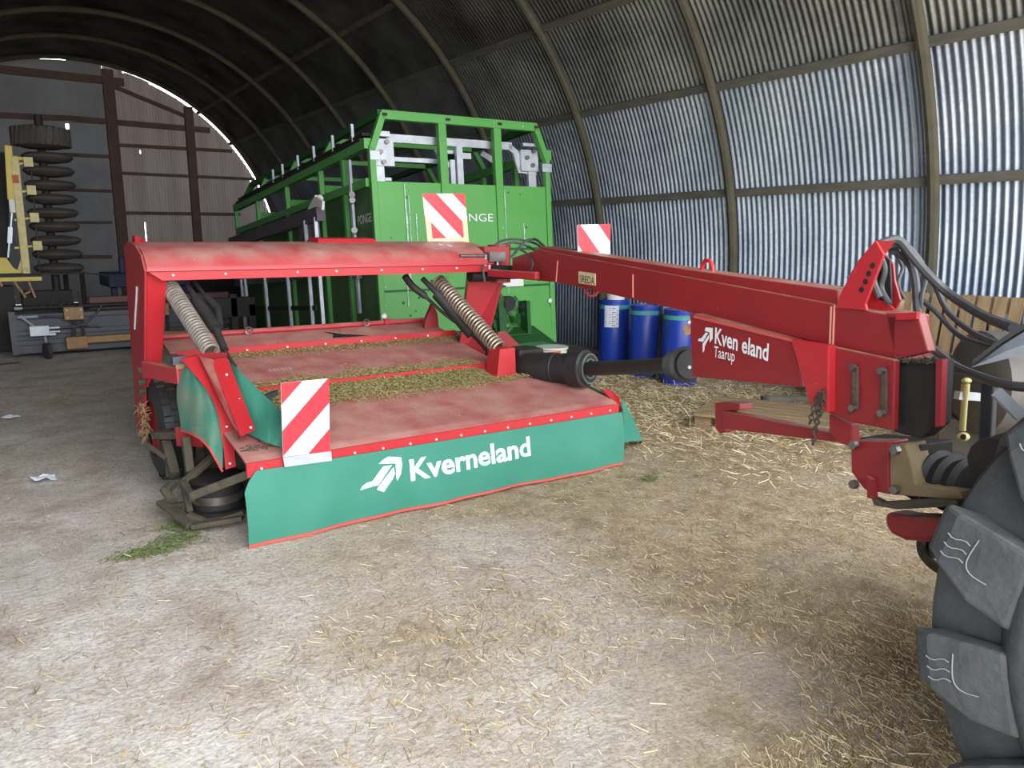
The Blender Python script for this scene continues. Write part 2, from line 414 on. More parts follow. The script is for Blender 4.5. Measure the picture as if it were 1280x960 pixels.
# ------------------------------------------------------------------ mower
MO = thing('disc_mower', (2.4, 5.2, 0), 'long red trailed disc mower with green front curtain and drawbar, parked centre floor', 'mower')
bx0, bx1 = 1.14, 3.93
# bed: three stepped sheets with lips
prof = [(4.235, .40), (4.235, .475), (4.30, .495), (5.27, .655)]
b = MB().grid([[(bx0, y, z), (2.5, y, z+.006), (bx1, y, z)] for y, z in prof], thick=(0, .004, -.012), smooth=False); b.build('front_cover', REDB, MO)
b = MB().grid([[(bx0+.05, y, z), (2.5, y, z), (3.45, y, z)] for y, z in [(5.262, .66), (5.262, .70)]], thick=(0, .012, 0), smooth=False); b.build('cover_lip', REDC, MO)
b = MB().grid([[(bx0+.05, y, z), (3.55, y, z)] for y, z in [(5.27, .685), (6.08, .825)]], thick=(0, 0, -.012), smooth=False); b.build('middle_cover', REDB, MO)
b = MB().grid([[(bx0+.05, y, z), (3.6, y, z)] for y, z in [(6.075, .825), (6.075, .885)]], thick=(0, .012, 0), smooth=False); b.build('cover_lip', REDC, MO)
b = MB().grid([[(bx0, y, z), (3.5, y, z)] for y, z in [(6.08, .88), (6.37, .94), (6.40, .90)]], thick=(0, 0, -.012), smooth=False); b.build('rear_cover', REDB, MO)
b = MB(); a0 = pY(418, 382+30, 6.22)
b.add([(2.43, 6.12, .893), (2.75, 6.11, .892), (2.55, 6.2, .908), (2.42, 6.3, .93), (2.47, 6.21, .911)], [(0, 1, 2, 4), (4, 2, 3)]); b.build('torn_opening', DARK, MO, recalc=False)
b = MB().tube([(bx0+.02, 6.42, .955), (3.52, 6.42, .955)], .026, 10); b.build('rear_rail', RED, MO)
b = MB().box(1.45, 3.88, 4.55, 6.3, .14, .47); b.hexa([(1.45, 4.6, .45), (3.88, 4.6, .45), (3.88, 6.3, .45), (1.45, 6.3, .45), (1.45, 4.7, .52), (3.88, 4.7, .52), (3.88, 6.3, .78), (1.45, 6.3, .78)]); b.build('cutterbar_housing', DARK, MO)
b = MB().box(bx0, bx1, 4.222, 4.236, .395, .475); b.build('front_lip', REDC, MO)
for i in range(15):
    x = 1.22+i*.187; MB().cyl((x, 4.224, .437), (x, 4.214, .437), .007, n=8).build('bolt', LIDW, MO)
for i in range(7):
    x = 1.7+i*.32; MB().cyl((x, 6.075, .855), (x, 6.06, .855), .008, n=8).build('bolt', LIDW, MO)
# front curtain
def flap_pt(u, v):     # u 0..1 left to right, v 0..1 top to bottom
    x = 1.11+(3.955-1.11)*u; zt = .43-.02*u; zb = .005+.012*math.sin(u*math.pi)
    z = zt+(zb-zt)*v; y = 4.21-.045*math.sin(v*math.pi*.75)-.012*math.sin(u*17)*v-.01*math.sin(u*41+v*3)*v*(1-.3*v)
    if u < .03: x += (.03-u)/.03*.075*max(0, 1-v*5)
    return Vector((x, y, z))
b = MB().grid([[flap_pt(i/60, j/8) for i in range(61)] for j in range(9)], thick=(0, .006, 0)); b.build('front_curtain', GREENF, MO)
b = MB().grid([[flap_pt(i/60, .965+.045*j)+Vector((0, -.004, 0)) for i in range(61)] for j in range(2)], thick=(0, .012, 0)); b.build('curtain_hem', HEM, MO)
def on_flap(p): return Vector((p.x, 4.21-.045*math.sin(min(1, max(0, (.43-p.z)/.42))*math.pi*.75)-.03, p.z))
def curt(px, py):
    p = pY(px, py, 4.19)
    u = (p.x-1.11)/(3.955-1.11); v = (.43-.02*u-p.z)/(.42); q = flap_pt(u, v); return Vector((p.x, q.y-.004, p.z))
p0 = curt(510, 600); p1 = curt(662, 568)
wtext = (p1.x-p0.x); hcap = .135
def tmap(p):
    u = (p.x-1.11)/(3.955-1.11); v = (.43-.02*u-p.z)/.42; q = flap_pt(u, v); return Vector((p.x, q.y-.004, p.z))
slope = (p1.z-p0.z)/wtext
text_mesh('lettering', 'Kverneland', p0, (1, 0, slope), (0, 0, 1), .185, WORN, MO, bold=.028, fit=wtext, mapf=tmap, ext=0)
def poly_on(pts, f, name, material, parent, zo=None):
    b = MB().add([f(*p) for p in pts], [tuple(range(len(pts)))]); return b.build(name, material, parent, recalc=False)
Zc = lambda x, y: curt(440+x*.1875, 535+y*.1875)
lg = MB()
for pl in ([(205, 215), (245, 192), (330, 195), (330, 245), (318, 300), (290, 348), (285, 330), (288, 235), (178, 240)],
           [(205, 255), (265, 245), (165, 378), (130, 385), (45, 412), (60, 385), (95, 360), (128, 352)],
           [(262, 268), (275, 258), (278, 300), (265, 330), (200, 420), (155, 405), (170, 380)]):
    lg.add([Zc(*p) for p in pl], [tuple(range(len(pl)))])
lg.build('emblem', WORN, MO, recalc=False)

# hazard board helper (centre-line coordinates are corners: TL, TR, BR, BL)
def hazard(tl, tr, br, bl, parent, mirror=False, frame=None, thick=(0, .006, 0), label=None, cream=0, pitch=1.06, off=-.09):
    tl, tr, br, bl = map(Vector, (tl, tr, br, bl))
    o = MB().prism([tl, tr, br, bl], thick).build('hazard_board', WHITEREF, parent)
    if label: o['label'] = label
    t = Vector(thick).normalized()*-.002
    def q(u, v): return tl*(1-u)*(1-v)+tr*u*(1-v)+br*u*v+bl*(1-u)*v+t
    wd_, hg = (tr-tl).length, (bl-tl).length
    b = MB()
    asp = hg/wd_
    # clip diagonal stripes to the unit board: s = u + v*asp (or mirrored)
    def clip(lo, hi):
        pts = [(0, 0), (1, 0), (1, 1), (0, 1)]
        def cut(pts, f):
            out = []
            for i in range(len(pts)):
                A, B = pts[i], pts[(i+1) % len(pts)]; fa, fb_ = f(A), f(B)
                if fa >= 0: out.append(A)
                if fa*fb_ < 0:
                    tt = fa/(fa-fb_); out.append((A[0]+(B[0]-A[0])*tt, A[1]+(B[1]-A[1])*tt))
            return out
        s_ = lambda p: ((1-p[0]) if mirror else p[0])+p[1]*asp
        pts = cut(pts, lambda p: s_(p)-lo)
        if len(pts) > 2: pts = cut(pts, lambda p: hi-s_(p))
        return pts
    for i in range(-1, 5):
        pts = clip(i*pitch+off, i*pitch+off+pitch*.5)
        if len(pts) > 2: b.add([q(*p) for p in pts], [tuple(range(len(pts)))])
    b.build('stripes', REDREF, o, recalc=False)
    if cream:
        e = cream; b = MB()
        b.add([q(0, .45)+t, q(e, .45)+t, q(e, 1)+t, q(0, 1)+t], [(0, 1, 2, 3)]); b.add([q(1-e, .5)+t, q(1, .5)+t, q(1, 1)+t, q(1-e, 1)+t], [(0, 1, 2, 3)])
        b.add([q(0, 1-e)+t*1.5, q(1, 1-e)+t*1.5, q(1, 1)+t*1.5, q(0, 1)+t*1.5], [(0, 1, 2, 3)])
        b.build('faded_border', CREAM, o, recalc=False)
    return o
hazard(pY(351, 479, 4.20), pY(411, 473, 4.20), pY(412.5, 564, 4.20), pY(354, 571, 4.20), MO, label='red and white striped board on front left edge')
MB().prism([pY(354, 572, 4.196), pY(414, 564, 4.196), pY(415, 576, 4.196), pY(356, 584, 4.196)], (0, .01, 0)).build('board_bracket', GALV, MO)
hazard(pY(528, 242, 6.16), pY(581, 242, 6.16), pY(586, 304, 6.16), pY(535, 306, 6.16), MO, mirror=True, pitch=.76, off=-.08, label='cream-edged striped board on beam end', cream=.12)

# carrier frame: left leg, curved top beam, hub
def pyz(px, py, x): p = pX(px, py, x); return (x, p.y, p.z)
b = MB(); b.hexa([(.94, 5.93, .66), (1.035, 5.93, .66), (1.035, 6.2, .66), (.94, 6.2, .66), (.94, 5.57, 1.5), (1.075, 5.57, 1.5), (1.075, 6.2, 1.5), (.94, 6.2, 1.5)]); b.build('frame_leg', REDC, MO, bevel=.008)
b = MB(); b.prism([(.925, 5.53, 1.5), (.925, 5.92, .72), (.925, 6.02, .42), (.925, 6.05, .30), (.925, 6.30, .22), (.925, 6.45, .28), (.925, 6.36, .9), (.925, 6.27, 1.66), (.925, 6.1, 1.69), (.925, 5.8, 1.665), (.925, 5.62, 1.60)], (.014, 0, 0)); b.build('side_plate', RED, MO)
b = MB().bar((.921, 5.85, 1.38), (.921, 6.10, 1.07), .008, .02); b.build('side_decal', WHITEP, MO)
bp = [(5.525, 1.497), (5.53, 1.53), (5.58, 1.585), (5.66, 1.63), (5.78, 1.66), (5.92, 1.68), (6.1, 1.688), (6.25, 1.68), (6.25, 1.48), (5.60, 1.48)]
b = MB().prism([(.94, y, z) for y, z in bp], (2.72, 0, 0)); o = b.build('top_beam', RED, MO)
for p in o.data.polygons: p.use_smooth = len(p.vertices) == 4
o.data.set_sharp_from_angle(angle=R(35)) if hasattr(o.data, 'set_sharp_from_angle') else None
b = MB().hexa([(1.03, 5.545, 1.435), (3.62, 5.545, 1.435), (3.62, 5.57, 1.435), (1.03, 5.57, 1.435), (.94, 5.545, 1.502), (3.66, 5.545, 1.502), (3.66, 5.57, 1.502), (.94, 5.57, 1.502)]); b.build('beam_lip', REDC, MO)
for x in (1.1, 1.44, 1.95, 2.25, 2.62, 2.98, 3.3): MB().cyl((x, 5.546, 1.47), (x, 5.536, 1.47), .008, n=8).build('bolt', LIDW, MO)
b = MB().hexa([(2.25, 5.9, 1.67), (2.78, 5.9, 1.67), (2.78, 6.15, 1.69), (2.25, 6.15, 1.69), (2.27, 5.93, 1.71), (2.74, 5.93, 1.71), (2.74, 6.12, 1.722), (2.27, 6.12, 1.722)]); b.build('cover_plate', REDC, MO)
b = MB().bar((3.28, 5.8, 1.668), (3.42, 5.6, 1.592), .012, .004).bar((3.34, 5.76, 1.664), (3.47, 5.58, 1.565), .008, .004); b.build('paint_scratch', WHITEP, MO)
b = MB().hexa([(.96, 6.0, 1.68), (1.05, 6.0, 1.68), (1.05, 6.15, 1.68), (.96, 6.15, 1.68), (.97, 6.06, 1.73), (1.02, 6.06, 1.71), (1.02, 6.15, 1.71), (.97, 6.15, 1.73)]); b.build('lamp_bracket', REDC, MO)
b = MB().cyl((3.5, 5.66, 1.40), (3.76, 5.66, 1.40), .055, n=12).cyl((3.64, 5.5, 1.43), (3.95, 5.6, 1.42), .06, n=12); b.build('pivot_clamp', DARK, MO)
b = MB().cyl((3.83, 5.7, 1.33), (3.83, 5.7, 1.66), .10, n=20).box(3.6, 3.86, 5.58, 5.95, 1.46, 1.645); b.build('pivot_hub', REDD, MO, bevel=.006)
# right leg, sloping down to the bed
b = MB().hexa([(3.52, 5.95, .55), (3.66, 5.75, .55), (3.78, 5.95, .55), (3.62, 6.1, .55), (3.54, 5.72, 1.44), (3.84, 5.62, 1.44), (3.98, 5.8, 1.44), (3.68, 6.0, 1.44)]); b.build('frame_leg', RED, MO, bevel=.006)
b = MB().prism([pY(531, 404, 6.2), pY(541, 380, 6.2), pY(547, 392, 6.2), pY(550, 425, 6.2), pY(531, 425, 6.2)], (0, .05, 0)); b.build('hinge_lug', REDD, MO)
b = MB().prism([pY(622, 416, 5.75), pY(632, 414, 5.75), pY(652, 434, 5.75), pY(650, 470, 5.75), pY(620, 470, 5.75)], (0, .04, 0)); b.build('side_plate', REDD, MO)

# suspension springs and dampers
b = helix(pY(212, 358, 5.72), pY(264, 440, 5.06), .052, 26, .009); b.build('suspension_spring', SPRING, MO)
MB().cyl(pY(212, 358, 5.72), pY(262, 437, 5.1), .035, n=12).build('spring_tube', STEEL, MO)
sa, sb = pY(546, 350, 5.85), pY(623, 435, 5.12)
helix(sa, sb, .058, 27, .011).build('suspension_spring', SPRINGD, MO)
MB().cyl(sa, sb, .036, n=12).build('spring_tube', DARK, MO)
def damper(pts, r, nm='damper'): b = MB(); [b.tube([p, q], rr, 10) for p, q, rr in zip(pts[:-1], pts[1:], r)]; return b.build(nm, BLACK, MO)
damper([pY(234, 357, 5.75), pY(246, 376, 5.6), pY(270, 412, 5.35), pY(281, 438, 5.2), pY(294, 458, 5.1)], [.022, .042, .026, .012])
damper([pY(243, 352, 5.8), pY(258, 372, 5.65), pY(272, 386, 5.55), pY(275, 408, 5.4)], [.014, .03, .024])
damper([pY(528, 348, 5.85), pY(546, 367, 5.75), pY(590, 418, 5.5), pY(614, 444, 5.3)], [.022, .05, .016])
b = MB().tube(spline([pY(506, 345, 5.9), pY(516, 358, 5.9), pY(531, 370, 5.85), pY(555, 392, 5.7), pY(577, 408, 5.6)]), [.03]*17+[.014]*16, 10); b.build('hydraulic_ram', BLACK, MO)
# spring seat box on the bed
c0 = pY(614, 467, 5.03)
b = MB().hexa([(3.36, 5.03, .62), (3.545, 5.03, .62), (3.545, 5.2, .64), (3.36, 5.2, .64), (3.385, 5.03, .845), (3.535, 5.03, .845), (3.535, 5.2, .855), (3.385, 5.2, .855)]); b.build('spring_seat', REDC, MO, bevel=.006)
# rail fittings
for px, py in ((310, 413), (457, 403)):
    p = pY(px, py, 6.38); MB().torus(p+Vector((0, -.02, .0)), (.2, 1, 0), .028, .006, 14, 6).build('eye_bolt', STEEL, MO)
p = pY(480, 395, 6.4); MB().ball(p, .027).build('ball_knob', LIDW, MO); MB().bar(p, p+Vector((.03, 0, -.1)), .02, .02).box(p.x+.0, p.x+.07, 6.38, 6.42, .95, .99).build('knob_lever', REDC, MO)
b = MB()
rr = random.Random(8); q0 = pZ(348, 469, .745)
for k in range(6):      # faded transfer letters lying on the middle cover
    xa_ = q0.x+.03*k; ya_ = 5.60
    for (ax_, ay_, bx__, by_) in ((0, 0, .004, .05), (0, .045, .02, .05), (.012, .0, .016, .04 if k % 2 else .02)):
        zf = lambda yy: .6885+(yy-5.27)*.1728+.002
        b.add([(xa_+ax_, ya_+ay_, zf(ya_+ay_)), (xa_+bx__, ya_+ay_, zf(ya_+ay_)), (xa_+bx__, ya_+by_, zf(ya_+by_)), (xa_+ax_, ya_+by_, zf(ya_+by_))], [(0, 1, 2, 3)])
b.build('worn_marking', WORN, MO)

# left end: two red arms, green side curtains
def ribbon(L_, R_, th, name, m, bevel=.004, smooth=False):
    rows = [[a, b_] for a, b_ in zip(L_, R_)]; return MB().grid(rows, thick=th, smooth=smooth).build(name, m, MO, bevel=bevel)
A1 = spline([pY(226, 449, 5.12), pY(243, 468, 5.0), pY(260, 490, 4.88), pY(271, 513, 4.78), pY(278, 550, 4.66), pY(282, 587, 4.55)], 5)
A2 = spline([pY(246, 444, 5.12), pY(262, 462, 5.0), pY(277, 486, 4.88), pY(285, 508, 4.78), pY(291, 548, 4.66), pY(295, 583, 4.55)], 5)
ribbon(A1, A2, (.01, .035, .0), 'curtain_arm', REDC, smooth=True)
ribbon([pY(264, 450, 5.0), pY(301, 546, 4.42)], [pY(284, 447, 5.0), pY(319, 537, 4.42)], (0, .02, 0), 'support_arm', REDC)
ribbon([pY(249, 446, 5.06), pY(290, 530, 4.56), pY(298, 549, 4.46)], [pY(266, 449, 5.0), pY(298, 530, 4.52), pY(302, 546, 4.42)], (.0, .02, 0), 'arm_flange', REDD)
for px, py, y in ((283, 468, 4.87), (299, 499, 4.68), (313, 534, 4.44), (281, 509, 4.76), (283, 533, 4.7), (287, 579, 4.55)):
    p = pY(px, py, y-.01); MB().cyl(p, p+Vector((0, -.01, 0)), .007, n=8).build('bolt', LIDW, MO)
# outer curtain, sagging and torn at the bottom
LE = spline([pY(231, 452, 5.2), pY(224, 470, 5.2), pY(221, 495, 5.2), pY(224, 520, 5.15), pY(226, 538, 5.1)], 4)
RE = spline([pY(238, 458, 5.14), pY(262, 490, 4.92), pY(273, 516, 4.82), pY(278, 552, 4.70), pY(278, 598, 4.60)], 4)
rows = []
for i, (a, c) in enumerate(zip(LE, RE)):
    row = []
    for k in range(13):
        t = k/12; q = a.lerp(c, t); v = i/(len(LE)-1)
        q = q+Vector((0, -.07*math.sin(t*math.pi)*(.4+.6*v)+.012*math.sin(t*19+v*5), .10*v*math.sin(math.pi*t*.85)))
        row.append(q)
    rows.append(row)
MB().grid(rows, thick=(.004, .006, 0)).build('side_curtain', GREEND, MO)
MB().tube([p+Vector((0, -.004, 0)) for p in rows[-1]], .008, 6).build('curtain_hem', HEM, MO)
# second curtain layer to the right, folded over the corner
T = [pY(284, 450, 5.1), pY(300, 464, 4.9), pY(322, 486, 4.75), pY(343, 506, 4.55), pY(353, 516, 4.4)]
Bm = [pY(298, 540, 4.62), pY(312, 543, 4.55), pY(330, 552, 4.38), pY(342, 556, 4.33), pY(353, 560, 4.3)]
rows = []
for i in range(9):
    v = i/8; rows.append([a.lerp(c, v)+Vector((0, -.03*math.sin(v*math.pi)+.012*math.sin(k*2.1+v*4), 0)) for k, (a, c) in enumerate(zip(spline(T, 3), spline(Bm, 3)))])
MB().grid(rows, thick=(.002, .006, 0)).build('side_curtain', GREENF, MO)
MB().prism([pY(326, 496, 4.9), pY(348, 488, 4.9), pY(348, 494, 4.9), pY(330, 503, 4.9)], (0, .03, 0)).build('side_curtain_clip', BLACK, MO)
# bracket bar from leg to the curtain head, with grey cap
MB().hexa([pY(250, 462, 5.1), pY(285, 462, 5.1), pY(285, 460, 5.2), pY(250, 460, 5.2), pY(250, 441, 5.06), pY(284, 441, 5.06), pY(284, 440, 5.2), pY(250, 440, 5.2)]).build('spring_seat', REDD, MO)
MB().bar(pY(181, 461, 5.7), pY(226, 470, 5.2), .05, .11).build('outrigger', RED, MO, bevel=.01)
p = pY(222, 449, 5.22); MB().box(p.x-.035, p.x+.045, p.y-.03, p.y+.04, p.z-.03, p.z+.02).build('rubber_buffer', DRAGB, MO)
MB().box(p.x-.02, p.x+.03, p.y-.03, p.y+.03, p.z-.06, p.z-.03).build('buffer_pin', TAN, MO)
# leg hinge details
for dz in (0, -.09, -.16):
    MB().cyl((.93, 5.86+(-dz)*.3, .80+dz), (.88, 5.86+(-dz)*.3, .80+dz), .022, n=8).build('hinge_bolt', DIRTY, MO)
# outer cutter drum, guards, skid
MB().lathe((1.12, 4.86, .03), (0, 0, 1), [(0, 0), (0, .19), (.03, .19), (.035, .155), (.19, .15), (.2, .165), (.22, .165), (.225, 0)], 28).build('cutter_drum', DARK, MO)
MB().lathe((1.12, 4.86, .10), (0, 0, 1), [(0, .154), (.05, .154)], 28).build('drum_band', STEEL, MO, recalc=False)
gb = MB()
def gpt(zx, zy, y): return pY(140+zx*.2707, 440+zy*.2707, y)
gb.bar(gpt(325, 610, 4.85), gpt(470, 480, 5.0), .05, .035)
gb.bar(gpt(365, 665, 4.62), gpt(655, 555, 4.35), .04, .05)
gb.bar(gpt(325, 605, 4.85), gpt(372, 675, 4.62), .04, .05)
gb.build('guard_bar', DIRTY, MO, bevel=.006)
gb = MB(); gb.bar(gpt(330, 615, 4.82), gpt(360, 740, 4.75), .035, .035); gb.bar(gpt(350, 750, 4.7), gpt(450, 790, 4.6), .04, .03).bar(gpt(450, 790, 4.6), gpt(610, 740, 4.5), .04, .03)
gb.build('skid_runner', DIRTY, MO, bevel=.005)
gb = MB().bar(gpt(238, 630, 5.0), gpt(290, 710, 4.9), .05, .03).bar(gpt(290, 600, 5.05), gpt(245, 640, 5.0), .05, .04).bar(gpt(290, 710, 4.9), gpt(345, 700, 4.8), .05, .03).bar(gpt(228, 690, 4.95), gpt(370, 800, 4.62), .07, .03).bar(gpt(370, 800, 4.62), gpt(605, 760, 4.5), .09, .03)
gb.build('skid_shoe', DIRTY, MO, bevel=.005)
# dirty inner steelwork between wheel and drum
gb = MB().box(1.2, 1.42, 5.0, 5.5, .12, .72).bar(gpt(250, 420, 5.4), gpt(290, 570, 5.2), .06, .08).bar(gpt(210, 380, 5.5), gpt(330, 380, 5.2), .1, .05).bar(gpt(340, 400, 5.1), gpt(360, 560, 5.0), .05, .12)
gb.bar(gpt(150, 420, 5.45), gpt(250, 490, 5.3), .025, .03).bar(gpt(255, 380, 5.45), gpt(262, 580, 5.3), .03, .04)
gb.build('inner_bracket', DIRTY, MO, bevel=.006)
gb = MB().bar(gpt(300, 390, 5.15), gpt(420, 395, 5.0), .02, .12); gb.build('inner_red_plate', REDD, MO)
# hay caught on the leg
rr = random.Random(5); hb = MB()
for i in range(90):
    p = Vector((rr.uniform(.89, .925), rr.uniform(5.85, 6.1), rr.uniform(.28, .55))); d = Vector((rr.uniform(-1, 1), rr.uniform(-1, 1), rr.uniform(-1.6, .6))).normalized()*rr.uniform(.03, .07)
    hb.bar(p, p+d, .005, .003)
hb.build('caught_hay', mat('dry_hay', (176, 154, 112), .9, c2=(130, 110, 76), scale=20), MO, kind='stuff')
hb = MB()
for i in range(220):
    x = rr.uniform(1.16, 1.42); y = rr.uniform(4.35, 4.6); p = Vector((x, y, .50+rr.uniform(0, .02))); a = rr.uniform(0, 6.3)
    hb.bar(p, p+Vector((math.cos(a), math.sin(a), rr.uniform(-.1, .3)))*rr.uniform(.01, .04), .004, .003)
hb.build('caught_twigs', DIRTY, MO, kind='stuff')

# carrying wheel, ribbed land tyre
def land_wheel(cx, cy, r, w, parent, name='wheel', tilt=0):
    o = MB().lathe((cx-w/2, cy, r), (1, 0, 0), [(0, r*.55), (.0, r*.6), (-.005, r*.8), (.02, r*.93), (.05, r*.965), (w-.05, r*.965), (w-.02, r*.93), (w+.005, r*.8), (w, r*.6), (w, r*.55)], 36).build(name, BLACK, parent)
    lb = MB()
    for row, ph in ((.02, 0), (w*.36, .5), (w*.64, 0), (w-.075, .5)):
        for k in range(26):
            a = 2*math.pi*(k+ph)/26; da = .075
            V = []
            for rr_, s in ((r*.955, 1), (r*1.0, .75)):
                for aa, xx in ((a-da*s, row), (a+da*s, row), (a+da*s, row+.05), (a-da*s, row+.05)):
                    V.append((cx-w/2+xx, cy+rr_*math.cos(aa), r+rr_*math.sin(aa)))
            lb.hexa(V)
    lb.build('tread_block', BLACK, o)
    MB().lathe((cx-w/2+.03, cy, r), (1, 0, 0), [(0, 0), (0, r*.5), (-.02, r*.58), (w-.05, r*.58), (w-.06, 0)], 24).build('rim', REDD, o)
    return o
land_wheel(1.055, 5.86, .37, .215, MO); land_wheel(3.6, 5.95, .365, .21, MO)
MB().cyl((1.1, 5.9, .36), (3.6, 5.95, .36), .05).build('axle', DARK, MO)

# right end curtains
def zz(x, y, Y): return pY(600+x*.203, 380+y*.203, Y)
P = [zz(560, 500, 5.0), zz(650, 492, 4.95), zz(760, 545, 4.75), zz(820, 610, 4.55), zz(882, 700, 4.3), zz(800, 712, 4.26), zz(735, 640, 4.4), zz(650, 570, 4.7)]
MB().grid([[P[0], P[1], P[2], P[3], P[4]], [P[0]+Vector((0, 0, -.02)), P[7].lerp(P[0], .4), P[7].lerp(P[1], .2), P[6], P[5]]], thick=(0, .01, -.01)).build('side_curtain', DARKG, MO)
MB().prism([zz(750, 525, 4.7), zz(800, 528, 4.7), zz(858, 575, 4.6), zz(880, 665, 4.5), zz(842, 660, 4.5), zz(810, 590, 4.6)], (0, .02, 0)).build('curtain_arm', REDC, MO)
MB().prism([zz(858, 700, 4.28), zz(882, 690, 4.28), zz(882, 860, 4.28), zz(866, 858, 4.28)], (0, .015, 0)).build('curtain_strip', REDC, MO)
MB().prism([zz(735, 640, 4.22), zz(765, 640, 4.22), zz(800, 715, 4.22), zz(795, 745, 4.22), zz(765, 735, 4.22)], (0, .015, 0)).build('corner_piece', REDC, MO)
MB().grid([[zz(872, 585, 4.5), zz(880, 590, 4.5)], [zz(884, 700, 4.4), zz(940, 700, 4.45)], [zz(888, 852, 4.3), zz(1003, 840, 4.45)]], thick=(0, .006, 0)).build('side_curtain', GREENF, MO)
MB().prism([zz(925, 852, 4.5), zz(1000, 845, 4.5), zz(985, 875, 4.6), zz(940, 868, 4.6)], (0, .03, 0)).build('skid_runner', DIRTY, MO)

# ------------------------------------------------------------------ drawbar
D0 = Vector((3.80, 5.7, 0)); D1 = Vector((3.1, 1.9, 0)); DD = (D1-D0).normalized(); DN = Vector((-DD.y, DD.x, 0))
if DN.x < 0: DN = -DN           # DN points away from the camera side (towards +x)
def pP(px, py, off=0):
    d = ray(px, py); O = D0+DN*off; t = ((O-CAMP).dot(DN))/d.dot(DN); return CAMP+d*t
def slab(pts, t, name, m, parent=None, off=0, bevel=.006):
    return MB().prism([pP(*p, off) for p in pts], DN*t).build(name, m, parent or MO, bevel=bevel)
slab([(640, 322), (672, 312), (1047, 381), (1120, 395), (1120, 452), (1080, 442), (992, 421), (868, 392), (697, 353), (640, 348)], .20, 'drawbar', REDD)
slab([(660, 320), (676, 308), (860, 337), (1046, 362), (1046, 384), (903, 360), (680, 324)], .15, 'drawbar_top_tube', REDD, off=.02)
# orange-painted weld seams
ws = MB()
for (x0, y0, x1, y1) in ((697, 326, 695, 352), (791, 343, 791, 372), (1039, 383, 1037, 432), (1043, 381, 1041, 432)):
    ws.bar(pP(x0, y0, -.003), pP(x1, y1, -.003), .006, .006, DN)
ws.build('weld_seam', mat('pale_seam', (218, 150, 130), .6), MO)
slab([(723, 339), (744, 342), (744, 357), (723, 354)], .004, 'small_sign', CREAM, off=-.005, bevel=0)
xd = (pP(743, 350)-pP(725, 347)).normalized()
text_mesh('lettering', 'SREDA', pP(724.5, 352.5, -.007), xd, (0, 0, 1), .072, DARK, MO, fit=(pP(743, 350)-pP(724.5, 347)).length, ext=.001)
# implement box with name
slab([(862, 393), (868, 392), (990, 425), (1003, 484), (865, 471)], .24, 'toolbox', REDD, off=-.06)
slab([(868, 394), (990, 424), (992, 428), (866, 397)], .006, 'toolbox_edge', HEM, off=-.067, bevel=0)
for p_, r_ in (((862, 403), .011), ((862, 459), .011)): c = pP(*p_, -.06); MB().ball(c, r_, 8).build('bolt', LIDW, MO)
slab([(988, 424), (1036, 432), (1035, 516), (1012, 506)], .05, 'gusset', REDC, off=-.08)
xd = (pP(961, 451)-pP(893, 430)).normalized()
lo = -.069
text_mesh('lettering', 'Kven eland', pP(892.5, 428.5, lo), (pP(960, 451, lo)-pP(892.5, 428.5, lo)), (0, 0, 1), .118, WHITEP, MO, bold=.022, fit=(pP(960, 451, lo)-pP(892.5, 428.5, lo)).length, ext=.0)
text_mesh('lettering', 'Taarup', pP(892, 446, lo), (pP(918, 452, lo)-pP(892, 446, lo)), (0, 0, 1), .085, WHITEP, MO, bold=.004, fit=(pP(918, 453, lo)-pP(892, 446, lo)).length, ext=.0)
lg = MB(); Z2 = lambda x, y: pP(860+x*.09375, 395+y*.09375, lo)
for pl in ([(235, 150), (330, 160), (330, 300), (290, 355), (285, 215), (222, 200)], [(235, 220), (270, 225), (200, 345), (130, 330), (150, 295), (175, 300)], [(278, 250), (282, 290), (225, 400), (218, 460), (195, 490), (195, 370)]):
    lg.add([Z2(*p) for p in pl], [tuple(range(len(pl)))])
lg.build('emblem', WHITEP, MO, recalc=False)
# headstock side plate, straps, chain
slab([(1035, 432), (1119, 450), (1117, 538), (1064, 528), (1035, 516)], .03, 'headstock_plate', REDD, off=-.04)
for x, y0, y1 in ((1068, 458, 512), (1104, 462, 518)):
    slab([(x-3.5, y0), (x+3.5, y0), (x+3.5, y1), (x-3.5, y1)], .012, 'strap', DIRTY, off=-.055, bevel=.002)
    for yy in (y0+1, y1-2):
        c = pP(x, yy, -.055); MB().cyl(c, c-DN*.022, .016, n=6, smooth=False).build('strap_bolt', STEEL, MO)
cb = MB()
def chain(pts, r=.012):
    for i in range(len(pts)-1):
        a, c = pts[i], pts[i+1]; m = (a+c)/2; d = (c-a).normalized(); ax = d.cross(Vector((0, 1, 0)) if i % 2 else Vector((1, .3, 0))).normalized()
        cb.torus(m, ax, r, .0035, 8, 5)
def chainline(p, q, n): return [p.lerp(q, i/n) for i in range(n+1)]
for (a, c) in (((1027, 487), (1016, 556)), ((1030, 488), (1019, 540)), ((1022, 492), (1012, 530)), ((1030, 494), (1026, 520))):
    A = pP(*a, -.09); B_ = pP(*c, -.09); chain(chainline(A, B_, max(4, int((A-B_).length/.019))))
cb.build('chain', DIRTY, MO)
# folded parking stand
slab([(893, 504), (906, 502), (924, 505), (924, 513), (906, 514), (906, 540), (899, 542), (894, 536)], .09, 'stand_foot', REDD, off=.05)
slab([(903, 514), (1064, 546), (1064, 556), (1046, 553), (904, 536)], .07, 'parking_stand', REDD, off=.03)
slab([(1036, 517), (1064, 530), (1066, 560), (1046, 553), (1036, 540)], .05, 'stand_hinge', REDD, off=-.02)
